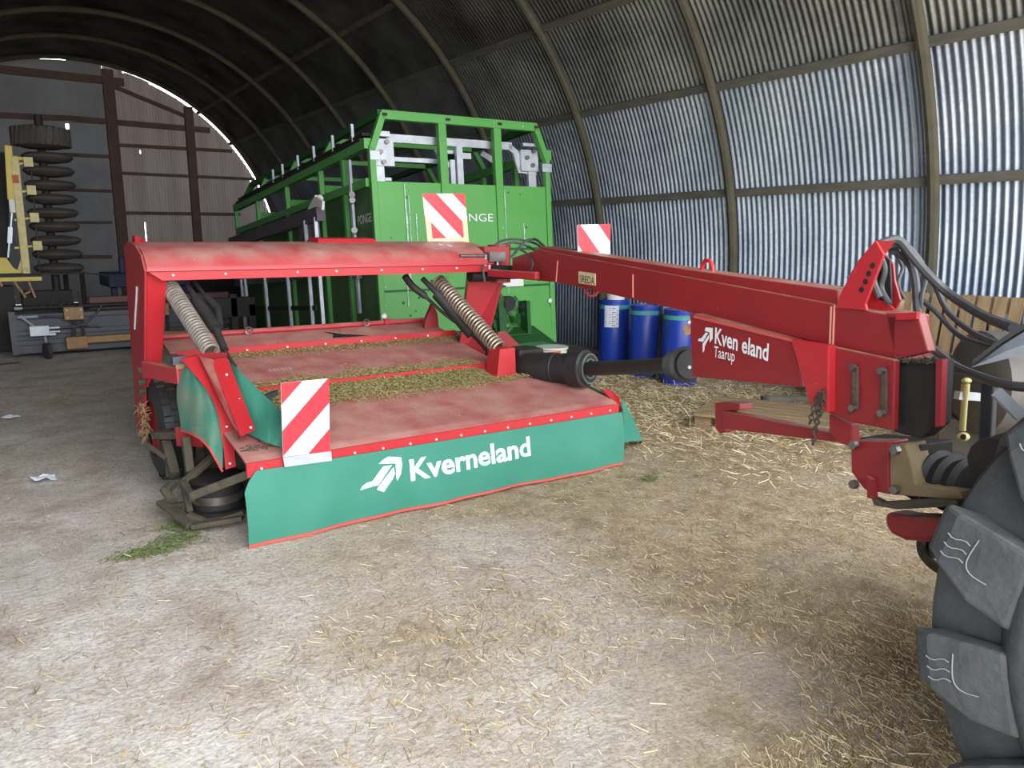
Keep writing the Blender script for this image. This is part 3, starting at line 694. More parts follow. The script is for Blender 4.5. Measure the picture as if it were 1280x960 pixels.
# top tower with holes
slab([(1045, 385), (1049, 370), (1063, 343), (1065, 338), (1074, 324), (1094, 301), (1104, 318), (1081, 380), (1083, 388)], .015, 'hose_tower', REDC, off=-.01, bevel=.002)
slab([(1094, 301), (1106, 318), (1116, 330), (1118, 350), (1125, 375), (1119, 387), (1083, 388), (1083, 384), (1100, 330)], .012, 'hose_tower_rear', REDD, off=.12, bevel=.002)
MB().prism([pP(1062, 345, 0), pP(1093, 302, 0), pP(1094, 301, 0), pP(1063, 342, 0)], DN*.12).build('tower_front_plate', REDC, MO)
slab([(1082, 372), (1090, 363), (1096, 374), (1110, 380), (1118, 387), (1083, 388)], .01, 'tower_gusset', REDC, off=.07, bevel=0)
for px, py in ((1091, 332), (1086, 342), (1082, 352), (1077, 362)):
    c = pP(px, py, -.011); MB().cyl(c, c-DN*.002, .012, n=12).build('bolt_hole', DARK, MO)
slab([(1106, 391), (1146, 391), (1160, 440), (1118, 450)], .05, 'headstock_shroud', REDD, off=0)
slab([(1118, 392), (1146, 390), (1145, 399), (1121, 400)], .02, 'shroud_lip', REDC, off=-.02, bevel=0)
slab([(1119, 450), (1176, 449), (1172, 530), (1150, 548), (1117, 540)], .08, 'gearbox_housing', DARK, off=.02)
slab([(1170, 450), (1178, 449), (1175, 533), (1169, 534)], .03, 'housing_edge', REDD, off=-.02, bevel=0)
db = MB(); rr = random.Random(3)
for i in range(90):
    c = pP(1120+rr.random()*52, 447+rr.random()*6, .0); d = Vector((rr.uniform(-1, 1), rr.uniform(-1, 1), rr.uniform(-.7, .5)))*.02; db.bar(c, c+d, .004, .004)
db.build('debris', DIRTY, MO, kind='stuff')
slab([(1066, 548), (1150, 556), (1150, 590), (1068, 570)], .2, 'lower_housing', DARK, off=.06)
slab([(1063, 551), (1111, 552), (1111, 618), (1080, 612), (1064, 590)], .12, 'coupling_plate', REDD, off=-.02)
slab([(1110, 556), (1132, 554), (1144, 605), (1200, 614), (1204, 626), (1110, 618)], .12, 'coupling_casting', mat('dusty_casting', (150, 130, 96), .8, c2=(120, 104, 80), scale=8), off=-.01)
for px, py in ((1070, 556), (1122, 562), (1070, 605), (1121, 612)):
    c = pP(px, py, -.03); MB().cyl(c, c-DN*.025, .02, n=6, smooth=False).build('coupling_bolt', STEEL, MO)
slab([(1088, 622), (1100, 628), (1150, 625), (1196, 625), (1198, 633), (1120, 637), (1092, 632)], .05, 'link_bar', DIRTY, off=-.05)
slab([(1106, 640), (1130, 645), (1196, 648), (1196, 670), (1160, 678), (1130, 676), (1112, 668), (1105, 655)], .12, 'swivel_head', REDD, off=0, bevel=.02)
slab([(1083, 595), (1090, 600), (1094, 625), (1084, 622)], .02, 'latch_pin', REDD, off=-.04, bevel=0)

# drive shaft, bellows and guard cone
g0 = pY(664, 460, 5.05); g1 = pY(738, 461, 4.5)
ax = (g1-g0); Lg = ax.length
MB().lathe(g0, ax, [(-.1, 0), (-.1, .10), (-.02, .125), (.0, .13), (Lg*.45, .128), (Lg*.46, .12), (Lg*.7, .125), (Lg*.72, .145), (Lg*.93, .15), (Lg*.95, .13), (Lg, .12), (Lg, .085), (Lg-.04, .05), (Lg-.05, 0)], 30).build('shaft_guard', BLACK, MO)
gg = MB()
e1 = ax.cross(Vector((0, 0, 1))).normalized(); e2 = ax.cross(e1).normalized()
for k in range(24):
    a = 2*math.pi*k/24; c = g1+(e1*math.cos(a)+e2*math.sin(a))*.115; gg.ball(c, .010, 6)
gg.torus(g1, ax, .115, .007, 30, 6).torus(g1, ax, .075, .007, 24, 6)
gg.build('guard_ring', mat('grey_plastic_ring', (92, 104, 96), .6), MO)
g2 = pP(852, 456, .1)
MB().tube([g1-ax.normalized()*.05, g1.lerp(g2, .5), g2], [.055, .052, .05], 18).build('drive_shaft', BLACK, MO)
prof_ = [(0, .045)]
for i in range(6): prof_ += [(.02+i*.026, .09+.004*i), (.033+i*.026, .066+.004*i)]
prof_ += [(.2, .085), (.2, 0)]
MB().lathe(g2-(g2-g1).normalized()*.1, g2-g1, prof_, 26).build('bellows', BLACK, MO)
MB().box(3.66, 3.92, 5.15, 5.4, .58, .80).build('gearbox', DARK, MO, bevel=.02)
# hydraulic hoses and fittings at the pivot
def hose(pts, r, name='hydraulic_hose', m=HOSE, parent=None): return MB().tube(spline(pts, 7), r, 8).build(name, m, parent or MO)
hose([pY(609, 333, 5.6), pY(613, 315, 5.62), pY(625, 302, 5.68), pY(645, 299, 5.75), pY(668, 304, 5.7), pY(680, 312, 5.3)], .011)
hose([pY(612, 330, 5.6), pY(620, 312, 5.65), pY(640, 303, 5.7), pY(660, 308, 5.7), pY(672, 316, 5.5)], .011)
hose([pY(624, 327, 5.6), pY(640, 320, 5.6), pY(655, 303, 5.7), pY(668, 299, 5.7), pY(677, 305, 5.5), pY(684, 312, 5.3)], .012)
hose([pY(606, 352, 5.5), pY(604, 335, 5.52), pY(607, 322, 5.6), pY(612, 316, 5.6)], .01)
hose([pP(660, 345, -.03), pP(666, 330, -.02), pP(660, 318, 0), pP(650, 312, .05)], .008)
fb_ = MB()
for px, py in ((607, 326), (615, 324), (622, 330), (612, 338)): fb_.cyl(pY(px, py-8, 5.55), pY(px, py+6, 5.55), .016, n=6, smooth=False)
fb_.cyl(pY(575, 320, 5.55), pY(606, 320, 5.55), .014)
fb_.box(3.6, 3.76, 5.5, 5.6, 1.52, 1.6).build('valve_block', STEEL, MO)
MB().bar(pY(612, 341, 5.45), pP(672, 345, -.05), .05, .06).build('link_plate', RED, MO, bevel=.01)
# lifting lug, handle, tie-down
c = pP(884, 337, .1); MB().tube([c+DD*.05+Vector((0, 0, -.03)), c+DD*.045+Vector((0, 0, .02)), c+DD*.02+Vector((0, 0, .05)), c-DD*.02+Vector((0, 0, .05)), c-DD*.045+Vector((0, 0, .02)), c-DD*.05+Vector((0, 0, -.03))], .013, 8).build('lifting_lug', REDC, MO)
MB().tube(spline([pP(731, 362, .05), pP(737, 369, .05), pP(743, 369, .05), pP(748, 363, .05)]), .012, 8).build('tie_hook', HEM, MO)
# third striped board on a bracket behind the drawbar
t0 = pY(722, 281, 4.38); t1 = pY(763, 280, 4.38); t2 = pY(762, 336, 4.38); t3 = pY(723, 334, 4.38)
hazard(t0, t1, t2, t3, MO, mirror=True, pitch=1.08, off=-.16, thick=(0, .006, 0), label='striped board standing up behind drawbar')
c = (t2+t3)/2; MB().bar(c+Vector((0, .03, .05)), c+Vector((-.22, .03, -.03)), .04, .04).build('board_bracket', REDD, MO)
# main hose bundle to the tractor
def hp(*pts): return [pY(*p) for p in pts]
hose(hp((1098, 306, 2.1), (1122, 300, 2.05), (1142, 322, 1.98), (1163, 346, 1.9), (1190, 370, 1.8), (1230, 395, 1.55), (1268, 410, 1.3)), .022)
hose(hp((1100, 308, 2.1), (1128, 308, 2.05), (1143, 345, 2.0), (1148, 395, 1.95), (1162, 430, 1.9), (1190, 455, 1.75), (1222, 470, 1.5), (1262, 482, 1.3), (1300, 484, 1.2)), .020)
hose(hp((1108, 304, 2.12), (1130, 322, 2.05), (1150, 335, 2.0), (1168, 355, 1.95), (1185, 390, 1.85), (1215, 415, 1.65), (1245, 430, 1.4)), .014)
hose(hp((1112, 312, 2.1), (1135, 330, 2.05), (1150, 370, 2.0), (1170, 390, 1.9), (1200, 420, 1.75), (1240, 436, 1.45)), .013)
hose(hp((1104, 306, 2.12), (1120, 299, 2.1), (1140, 312, 2.05), (1156, 335, 2.0), (1157, 350, 1.98), (1152, 370, 1.95), (1150, 390, 1.95)), .012)
hose(hp((1060, 345, 2.25), (1082, 385, 2.15), (1112, 418, 2.0), (1150, 440, 1.85), (1180, 460, 1.75), (1216, 470, 1.55)), .006, 'control_cable')
hose(hp((1120, 318, 2.2), (1128, 335, 2.2), (1122, 355, 2.2), (1130, 372, 2.2)), .01)
# pto shaft stub end under the headstock towards the tractor
hose([pP(1092, 312, .03), pP(1098, 330, .05), pP(1092, 350, .05), pP(1100, 372, .05)], .014)
hose([pP(1096, 310, .07), pP(1106, 335, .08), pP(1102, 360, .08), pP(1112, 380, .06)], .012)
MB().prism([pP(1097, 312, .1), pP(1112, 326, .1), pP(1114, 376, .1), pP(1088, 384, .1)], DN*.01).build('tower_inner_plate', DARK, MO)
MB().lathe(pP(1130, 585, .15), DD, [(0, .03), (0, .1), (.1, .12), (.12, .1), (.16, .12), (.18, .1), (.22, .12), (.24, .1), (.28, .12), (.3, .1), (.55, .09), (.55, 0)], 24).build('shaft_guard', BLACK, MO)

# ------------------------------------------------------------------ tractor (rear left wheel, fender, rear linkage)
TR_ = thing('tractor', (3.0, .1, 0), 'tractor with big lugged rear tyre and grey fender at right edge, hitched to mower', 'tractor')
WX, WY, WR, WW = 1.86, .12, .80, .56
LPH = .62
MOULD = mat('scuffed_rubber', (120, 122, 122), .7)
def tractor_wheel(x0, sgn):
    cx = x0
    o = MB().lathe((cx, WY, WR), (sgn, 0, 0), [(.08, .40), (.04, .46), (.008, .50), (.004, .54), (.012, .565), (.06, .60), (.062, .74), (.075, .768), (.12, .785), (WW/2, .79), (WW-.12, .785), (WW-.075, .768), (WW-.062, .74), (WW-.06, .60), (WW-.012, .565), (WW-.004, .54), (WW-.008, .50), (WW-.04, .46), (WW-.08, .40)], 72).build('tyre', TYRE, TR_)
    n = 14
    for side in (0, 1):
        lb = MB()
        for k in range(n):
            a0 = 2*math.pi*(k+LPH+(.5 if side else 0))/n
            # stations down the shoulder and across the tread: (x, start angle, end angle, r bottom, r top)
            st = [(.010, -.26, .09, .54, .57), (.0, -.20, .09, .58, .67), (.0, -.12, .085, .66, .745), (.018, -.09, .08, .70, .785), (.12, -.17, .0, .74, .805), (.30, -.42, -.30, .75, .812)]
            V = []
            for x, s0, s1, rb, rt_ in st:
                xx = x if side == 0 else WW-x
                xb_ = xx+(.05 if side == 0 else -.05) if x < .02 else xx
                V += [(cx+sgn*xb_, WY+rb*math.cos(a0+s0-.01), WR+rb*math.sin(a0+s0-.01)), (cx+sgn*xb_, WY+rb*math.cos(a0+s1+.01), WR+rb*math.sin(a0+s1+.01)),
                      (cx+sgn*xx, WY+rt_*math.cos(a0+s1), WR+rt_*math.sin(a0+s1)), (cx+sgn*xx, WY+rt_*math.cos(a0+s0), WR+rt_*math.sin(a0+s0))]
            F = [(3, 2, 1, 0)]
            m = len(st)
            for i in range(m-1):
                for q in range(4): F.append((i*4+q, i*4+(q+1) % 4, (i+1)*4+(q+1) % 4, (i+1)*4+q))
            F.append(((m-1)*4, (m-1)*4+1, (m-1)*4+2, (m-1)*4+3)); lb.add(V, F)
        ob = lb.build('tread_lug', TYRE, o, bevel=.012)
    MB().lathe((cx+sgn*.1, WY, WR), (sgn, 0, 0), [(0, 0), (0, .1), (.06, .2), (.02, .36), (-.04, .40), (-.05, .44), (.0, .44), (.3, .43), (.32, 0)], 36).build('rim', GALV, o)
    return o
wl = tractor_wheel(WX, 1); tractor_wheel(4.2, -1)
# mould marks pressed into the lugs of the near tyre
n = 14
for k in range(-1, 3):
    a0 = 2*math.pi*(k+LPH)/n; mm = MB()
    for j in range(3):
        mm.tube([(WX-.003, WY+(.69+.011*i)*math.cos(a0-.065+.035*j+.007*math.sin(i*1.3)), WR+(.69+.011*i)*math.sin(a0-.065+.035*j+.007*math.sin(i*1.3))) for i in range(6)], .0016, 5)
    mm.tube(spline([(WX-.002, WY+r_*math.cos(a0+aa), WR+r_*math.sin(a0+aa)) for r_, aa in ((.63, -.10), (.67, -.09), (.685, -.05), (.68, .04))], 4), .0016, 5)
    mm.build('mould_mark', MOULD, wl, kind='stuff')
# fender: curved sheet over the wheel and its outer skirt
fr = MB(); rows = []
for i in range(25):
    a = R(42+i*5); rows.append([(WX-.03, WY+.93*math.cos(a), WR+.93*math.sin(a)), (WX+.1, WY+.95*math.cos(a), WR+.95*math.sin(a)), (WX+.68, WY+.95*math.cos(a), WR+.95*math.sin(a))])
fr.grid(rows, thick=(0, 0, .012)); fr.build('fender', BLACK, TR_)
fs = MB(); rows = []
for i in range(25):
    a = R(42+i*5); ri = .925-.17*min(1, i/5)
    rows.append([(WX-.03, WY+.925*math.cos(a), WR+.925*math.sin(a)), (WX-.045, WY+(.925+ri)/2*math.cos(a), WR+(.925+ri)/2*math.sin(a)), (WX-.03, WY+ri*math.cos(a), WR+ri*math.sin(a))])
fs.grid(rows, thick=(.012, 0, 0)); fs.build('fender_skirt', FEND, TR_)
b = MB().box(2.6, 3.4, -2.6, .95, .55, 1.2).box(2.8, 3.3, .9, 1.2, .5, .95); b.build('transmission', DARK, TR_, bevel=.03)
MB().cyl((2.3, WY, WR), (3.7, WY, WR), .14).build('rear_axle', DARK, TR_)
b = MB().hexa([(2.45, -1.2, 1.25), (3.6, -1.2, 1.25), (3.6, .55, 1.25), (2.45, .55, 1.25), (2.5, -1.1, 2.7), (3.55, -1.1, 2.7), (3.55, .4, 2.7), (2.5, .4, 2.7)]); b.build('cab', DARK, TR_, bevel=.05)
b = MB().hexa([(2.6, -3.4, .9), (3.4, -3.4, .9), (3.4, -1.2, .9), (2.6, -1.2, .9), (2.7, -3.3, 1.5), (3.3, -3.3, 1.5), (3.3, -1.2, 1.7), (2.7, -1.2, 1.7)]); b.build('bonnet', DARKG, TR_, bevel=.06)
for x in (2.2, 3.5): MB().lathe((x, -2.8, .58), (1, 0, 0), [(0, 0), (0, .4), (.04, .58), (.3, .58), (.35, .4), (.35, 0)], 30).build('front_tyre', TYRE, TR_)
# linkage seen from the hitch side
dk = mat('link_arm_paint', (58, 60, 68), .5, c2=(74, 74, 80), scale=8)
b = MB().bar(pY(1237, 478, 1.45), pY(1232, 580, 1.45), .05, .05); b.build('lift_rod', dk, TR_, bevel=.008)
b = MB().tube([pY(1207, 480, 1.62), pY(1206, 495, 1.62)], .018, 10).tube([pY(1206, 495, 1.62), pY(1203, 538, 1.62)], .014, 10).ball(pY(1204, 546, 1.62), .026, 12, (1.3, 1, .8)).ball(pY(1208, 476, 1.62), .02, 12, (1.4, 1, .7)); b.build('lift_link', YELD, TR_)
b = MB().cyl(pY(1204, 546, 1.58), pY(1204, 546, 1.56), .012); b.build('link_eye', DARK, TR_)
MB().bar(pY(1196, 494, 1.64), pY(1224, 496, 1.6), .03, .035).build('link_clamp', GALV, TR_)
MB().bar(pY(1150, 690, 1.75)+Vector((.03, 0, .02)), (2.85, .95, .6), .05, .08).build('lower_arm', dk, TR_, bevel=.01)
b = MB().tube(spline([pY(1163, 655, 1.72), pY(1154, 668, 1.72), pY(1153, 688, 1.70), pY(1164, 704, 1.66), pY(1182, 716, 1.58)]), .024, 10); b.build('hook_end', DIRTY, TR_)
MB().torus(pY(1172, 680, 1.66), (1, .2, 0), .022, .003).build('hook_ring', STEEL, TR_)
b = MB().tube(spline([pY(1162, 612, 1.7), pY(1200, 592, 1.6), pY(1235, 600, 1.3)]), .05, 14); b.build('drawbar_housing', DARK, TR_)
MB().bar(pY(1246, 490, 1.25), pY(1275, 520, 1.2), .02, .04).build('stay_bar', GALV, TR_)
MB().cyl((2.7, 1.1, .98), (3.3, 1.1, .98), .08, n=14).build('lift_ram', DARK, TR_)

# ------------------------------------------------------------------ green cattle trailer
d1 = Vector((.045, .996, -.076)).normalized(); d2 = Vector((.999, -.0436, .006)); d2 = (d2-d1*d1.dot(d2)).normalized(); d3 = d2.cross(d1).normalized()
P0 = Vector((3.695, 8.027, 2.339)); TW = 2.40; TL = 6.3
CT = thing('cattle_trailer', (4.9, 11, 0), 'tall green livestock trailer parked behind the red mower along the right wall', 'trailer')
CTO = Vector((4.9, 11, 0))
def T(u, v, q): return P0+d2*u+d1*v+d3*q
def tb(mb, u0, u1, v0, v1, q0, q1): return mb.hexa([T(u0, v0, q0), T(u1, v0, q0), T(u1, v1, q0), T(u0, v1, q0), T(u0, v0, q1), T(u1, v0, q1), T(u1, v1, q1), T(u0, v1, q1)])
def tt(mb, a, c, w=.07, h=.07): return mb.bar(T(*a), T(*c), w, h, d3)
posts = (.86, 1.60)
b = tb(MB(), 0, TW, .0, .04, -1.2, 0); tb(b, 0, TW, .0, .04, -1.72, -1.22) ; b.build('end_panel', GREENT, CT)
b = MB(); tb(b, .02, .75, -.012, 0, -.775, -.745); tb(b, 1.66, 2.36, -.012, 0, -.775, -.745); tb(b, .05, 2.35, -.012, 0, -1.225, -1.2); b.build('panel_fold', DARKG, CT)
for u in (0, TW-.07): b = MB(); tb(b, u, u+.07, -.03, .05, -1.72, .38); b.build('corner_post', GREENT, CT, bevel=.008)
for u in posts:
    b = MB(); tb(b, u, u+.10, -.03, .05, -.78 if u > 1 else -.2, .70); tb(b, u+.005, u+.03, -.012, 0.0, -1.2, -.2); b.build('post', GREENT, CT, bevel=.006)
b = MB(); tt(b, (.17, 0, .715), (2.22, 0, .715), .08, .10); b.build('top_rail', GREENT, CT, bevel=.006)
b = MB(); tt(b, (.035, 0, .34), (.19, 0, .73), .08, .07); b.build('roof_bow', GREENT, CT); b = MB(); tt(b, (2.37, 0, .30), (2.2, 0, .73), .08, .07); b.build('roof_bow', GREENT, CT)
b = MB()
for u in (.17, .95, 1.65, 2.18): tb(b, u, u+.06, -.045, -.04, .70, .73)
b.build('rail_slot', DARK, CT)
rr = random.Random(4)
for u, q0_, q1_, w_ in ((.40, -.02, -1.1, .010), (.44, -.15, -.72, .005), (.52, -.35, -.8, .006), (.36, -.9, -1.4, .006), (1.98, -.45, -.75, .006), (1.72, -.05, -1.3, .005)):
    b = MB(); n_ = 9; L0 = []; R0 = []
    for i in range(n_):
        t = i/(n_-1); c_ = u+rr.uniform(-.004, .004); hw = w_*rr.uniform(.4, 1.2)
        L0.append(T(c_-hw, -.0135, q0_+(q1_-q0_)*t)); R0.append(T(c_+hw, -.0135, q0_+(q1_-q0_)*t))
    b.grid([L0, R0]).build('paint_drip', WORN, CT, recalc=False)
for u, q_ in ((.42, -.17), (.2, -.62), (1.95, -.1), (2.02, -.5), (1.78, -.08), (.3, -1.35), (.45, -1.45), (.38, -1.5), (.5, -1.3), (.62, -1.5)):
    b = MB(); b.cyl(T(u, -.002, q_), T(u, -.006, q_), rr.uniform(.008, .018), n=10).build('chipped_spot', DARKG, CT)
# lower tongue piece and arch cut-out
b = MB(); b.prism([T(1.3, -.02, -1.72), T(1.3, -.02, -2.02), T(2.15, -.02, -2.02), T(2.4, -.02, -1.95), T(2.4, -.02, -1.5), T(1.95, -.02, -1.5), T(1.9, -.02, -1.72)], d1*.05); b.build('lower_panel', GREENT, CT)
b = MB(); b.hexa([T(1.35, -.4, -1.98), T(2.2, -.4, -1.98), T(2.4, -.02, -2.05), T(1.3, -.02, -2.05), T(1.35, -.38, -1.9), T(1.95, -.38, -1.9), T(2.05, -.02, -1.72), T(1.35, -.02, -1.72)]); b.build('step_plate', DARKG, CT)
b = MB(); b.ball(T(2.32, -.03, -1.42), .03, 10, (1, .3, 1)); b.build('reflector', LIDW, CT)
b = MB(); tb(b, 1.66, 1.92, -.04, -.02, -1.22, -1.08); tb(b, 1.62, 1.70, -.05, -.02, -1.2, -1.1); b.build('light_plate', LIDW, CT)
b = MB(); rr = random.Random(9)
for i in range(16):
    u = rr.uniform(1.42, 2.0); q = rr.uniform(-1.75, -1.3); tt(b, (u, -.12, q), (u+rr.uniform(-.12, .12), -.10, q+rr.uniform(-.1, .12)), .05, .04)
tb(b, 1.45, 1.55, -.2, -.02, -1.82, -1.35); tb(b, 1.85, 1.9, -.2, -.02, -1.8, -1.4); tb(b, 1.4, 2.0, -.2, -.04, -1.84, -1.8); b.build('valve_gear', DARKG, CT)
b = MB(); b.cyl(T(1.6, -.2, -1.42), T(1.6, -.05, -1.42), .09).cyl(T(1.78, -.16, -1.5), T(1.9, -.1, -1.42), .03); b.build('hose_reel', DARK, CT)
# galvanised gate gear seen through the end windows
b = MB(); tt(b, (.28, .15, .50), (1.95, .15, .50), .04, .09); tt(b, (.30, .2, .28), (.95, .2, .28), .04, .05)
tt(b, (1.9, .15, .50), (2.02, .15, .42), .04, .07); tt(b, (2.0, .15, .43), (2.06, .15, .22), .04, .08); tt(b, (2.03, .15, .22), (2.3, .15, .20), .04, .07)
b.build('gate_rail', GALV, CT)
b = MB(); tb(b, .05, .22, .1, .16, -.02, .42); tb(b, .1, .34, .08, .2, .18, .48); tb(b, .12, .3, .07, .12, .5, .56); tb(b, .22, .30, .1, .14, .02, .06); tb(b, .0, .12, -.04, -.03, .22, .32); b.build('slider_bracket', GALV, CT, bevel=.01)
b = MB(); tb(b, 2.16, 2.27, .1, .16, -.02, .3); tb(b, 2.05, 2.3, .08, .2, .2, .46); tb(b, 2.08, 2.28, .07, .12, .5, .54); tb(b, 2.28, 2.42, -.04, -.03, .18, .28); b.build('slider_bracket', GALV, CT, bevel=.01)
for u, q in ((.17, .33), (.25, .44), (.2, .22), (2.12, .36), (2.2, .27), (2.22, .44)): b = MB(); b.cyl(T(u, .08, q), T(u, .04, q), .025, n=10); b.build('slider_roller', STEEL, CT)
b = MB(); tb(b, 1.16, 1.24, .12, .18, 0, .46); b.build('gate_post', GALV, CT); b = MB(); tb(b, 1.08, 1.14, .14, .2, 0, .3); tt(b, (.92, .2, .42), (1.03, .2, .25), .04, .06); tt(b, (1.02, .2, .25), (1.14, .2, .25), .04, .07); tb(b, .98, 1.04, .12, .16, .1, .16); b.build('gate_latch', GALV, CT)
b = MB(); tb(b, .95, 1.16, .2, .22, .38, .42); tb(b, 1.25, 1.4, .2, .22, .33, .4); tt(b, (1.6, .3, .43), (1.85, .3, .3), .03, .07); b.build('gate_strip', GALV, CT)
# side wall: dark panels, posts, rails; same on the far side
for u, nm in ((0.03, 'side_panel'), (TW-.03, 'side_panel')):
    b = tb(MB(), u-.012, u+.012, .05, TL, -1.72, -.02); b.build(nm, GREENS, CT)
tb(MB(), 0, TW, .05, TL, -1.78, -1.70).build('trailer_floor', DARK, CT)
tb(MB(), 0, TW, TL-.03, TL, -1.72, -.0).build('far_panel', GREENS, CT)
for u in (0.0, TW):
    s = 1 if u else -1
    for v in (.75, 1.6, 3.1, 4.75, TL-.05):
        b = MB(); tb(b, u-.03, u+.03, v, v+.07, -1.72 if u == 0 else 0, .38); b.build('post', GREENT, CT)
    b = MB(); tt(b, (u, 0, .40), (u, TL, .40), .09, .11); b.build('side_rail', GREENT, CT)
    b = MB(); tt(b, (u, 0.05, -.01), (u, TL, -.01), .07, .09); b.build('sill_rail', GREENT, CT)
    uu = .17 if u == 0 else TW-.17
    b = MB(); tt(b, (uu, 0, .73), (uu, TL-.6, .73), .07, .08); b.build('ridge_rail', DARKG, CT)
    b = MB(); tt(b, (uu, TL-.6, .73), (uu, TL, .55), .07, .08); tt(b, (uu, TL, .55), (u, TL, .38), .07, .1); b.build('ridge_rail', GREENT, CT)
for v in (1.6, 3.1, 4.75):
    b = MB(); tt(b, (0, v, .42), (.17, v, .72), .09, .06); tt(b, (.17, v, .72), (TW-.17, v, .72), .06, .06); tt(b, (TW-.17, v, .72), (TW, v, .42), .09, .06); b.build('roof_bow', GREENT, CT)
    b = MB(); tt(b, (0.03, v, .12), (TW, v+.3, .12), .04, .09); b.build('cross_bar', GREENT, CT)
b = MB(); tb(b, -.06, -.01, .1, TL-.3, .44, .47); tb(b, -.02, .1, .1, TL-.3, .50, .53); b.build('roof_track', DARK, CT)
for v in (.39, 1.05, 1.77, 2.46, 3.2, 3.7):
    b = MB(); tb(b, -.03, .13, v, v+.02, .48, .54); tb(b, -.03, .0, v, v+.02, .48, .68); b.build('track_bracket', GALV, CT)
b = MB(); b.box(0, 0, 0, 0, 0, 0) if 0 else None; tb(b, 1.0, 1.2, TL-.04, TL+.01, .1, .3); b.build('far_window_frame', GREENT, CT)
# side door hinge posts and latch gear
b = MB(); tb(b, -.05, -.02, .48, .54, -1.45, .3); b.build('hinge_bar', GALV, CT)
b = MB(); [b.cyl(T(-.07, .4, q), T(-.02, .5, q), .035) for q in (-.1, -.16, -.5, -.8)]; tb(b, -.1, -.03, .36, .52, -1.05, -.95); b.build('hinge', STEEL, CT)
# side gates carried along the trailer flank
b = MB(); tt(b, (-.3, .85, -.27), (-.3, 5.5, -.27), .10, .16); b.build('gate_top_channel', PURPLE, CT)
b = MB(); tb(b, -.32, -.29, .95, 1.7, -1.0, -.3); b.build('gate_sheet', PURPLE, CT)
b = MB(); tb(b, -.33, -.29, 1.7, 5.4, -1.0, -.62); b.build('gate_sheet', PURPLE, CT)
for v in (.92, 1.32): b = MB(); tb(b, -.36, -.32, v, v+.03, -1.75, -.3); b.build('gate_upright', GALV, CT)
for v in (2.24, 3.4, 4.6, 4.86): b = MB(); tb(b, -.36, -.32, v, v+.05, -1.8, -.9); b.build('gate_upright', GALV, CT)
b = MB(); tb(b, -.34, -.31, 1.2, 5.2, -1.40, -1.34); tb(b, -.34, -.31, 1.2, 5.2, -1.8, -1.74); b.build('gate_bar', DARK, CT)
b = MB(); b.ball(T(-.3, .85, -.1), .05, 10, (1, 1, 1)); tt(b, (-.33, .65, -.2), (-.33, .85, -.12), .03, .1); tt(b, (-.33, 1.2, -.24), (-.33, .85, -.1), .03, .1); b.build('gate_latch', LIDW, CT)
# trailer wheels
for u in (0.25, TW-.25):
    for v in (3.0, 4.0):
        c = T(u, v, -2); o = MB().lathe((c.x-.13, c.y, .42), (1, 0, 0), [(0, 0), (0, .22), (.0, .36), (.05, .42), (.2, .42), (.25, .36), (.25, 0)], 28).build('wheel', TYRE, CT); MB().lathe((c.x-.14, c.y, .42), (1, 0, 0), [(0, 0), (0, .16), (.03, .2)], 20).build('rim', GALV, o)
MB().cyl(T(.2, 3.5, -1.75), (T(.2, 3.5, 0).x, T(0, 3.5, 0).y, .42), .06).cyl(T(2.2, 3.5, -1.75), (T(2.2, 3.5, 0).x, T(0, 3.5, 0).y, .42), .06).build('axle_beam', DARK, CT)
c = T(1.9, .5, -1.8); MB().cyl((c.x, c.y, 0.02), (c.x, c.y, c.z), .05).box(c.x-.12, c.x+.12, c.y-.12, c.y+.12, 0, .03).build('jack_leg', DARK, CT)
def Tm(p): return p
text_mesh('lettering', 'PONGE', T(.96, -.014, -.43), d2, d3, .13, WHITEP, CT, bold=.0, fit=.58, ext=0)
text_mesh('lettering', 'PONGE', T(.0, .42, -.42)-d2*.01+Vector((0, 0, .0)), -d1, d3, .13, WHITEP, CT, fit=.4, ext=0) if 0 else text_mesh('lettering', 'PONGE', T(.015, .50, -.43), -d1, d3, .14, WHITEP, CT, fit=.42, ext=.0)

# ------------------------------------------------------------------ blue drums with lids
def drum(x, y, r, h, label, m=BLUE):
    o = MB().lathe((x, y, 0), (0, 0, 1), [(0, 0), (0, r*.93), (.03, r), (h*.45, r*1.01), (h-.12, r), (h-.11, r*.97), (h-.04, r*.97), (h-.035, r*.99), (h, r*.99), (h, r*.9), (h-.02, r*.88), (h-.02, 0)], 36).build('blue_drum', m, None)
    o['label'] = label; o['category'] = 'drum'; o['group'] = 'blue plastic drums by the right wall'
    MB().lathe((x, y, h-.115), (0, 0, 1), [(0, r*1.0), (.0, r*1.02), (.05, r*1.02), (.05, r)], 36).build('clamp_band', TEAL, o)
    MB().lathe((x, y, h-.02), (0, 0, 1), [(0, r*.86), (.012, r*.84), (.012, 0)], 30).build('lid', BLUE, o)
    return o
(ux, uy), (vx, vy), (wx, wy), (tx, ty) = [tuple(pZ(*q)[:2]) for q in ((766, 461), (805, 469), (848, 480), (826, 463))]
a_ = drum(ux, uy, .20, .93, 'leftmost blue plastic drum, with white paper label on its side')
b_ = drum(vx, vy, .205, .90, 'blue plastic drum standing between the labelled one and the stained one')
c_ = drum(wx, wy, .21, .90, 'rightmost blue plastic drum, stained brown, half behind the red name box')
d_ = drum(tx, ty, .20, .93, 'blue plastic drum half hidden behind the middle drum, against the wall')
lb = MB(); rows = []
for z in (.58, .86):
    rows.append([(ux+.206*math.cos(a), uy+.206*math.sin(a), z) for a in [R(-142+i*9) for i in range(-3, 4)]])
lb.grid(rows).build('paper_label', PAPER, a_, recalc=False)
ll = MB()
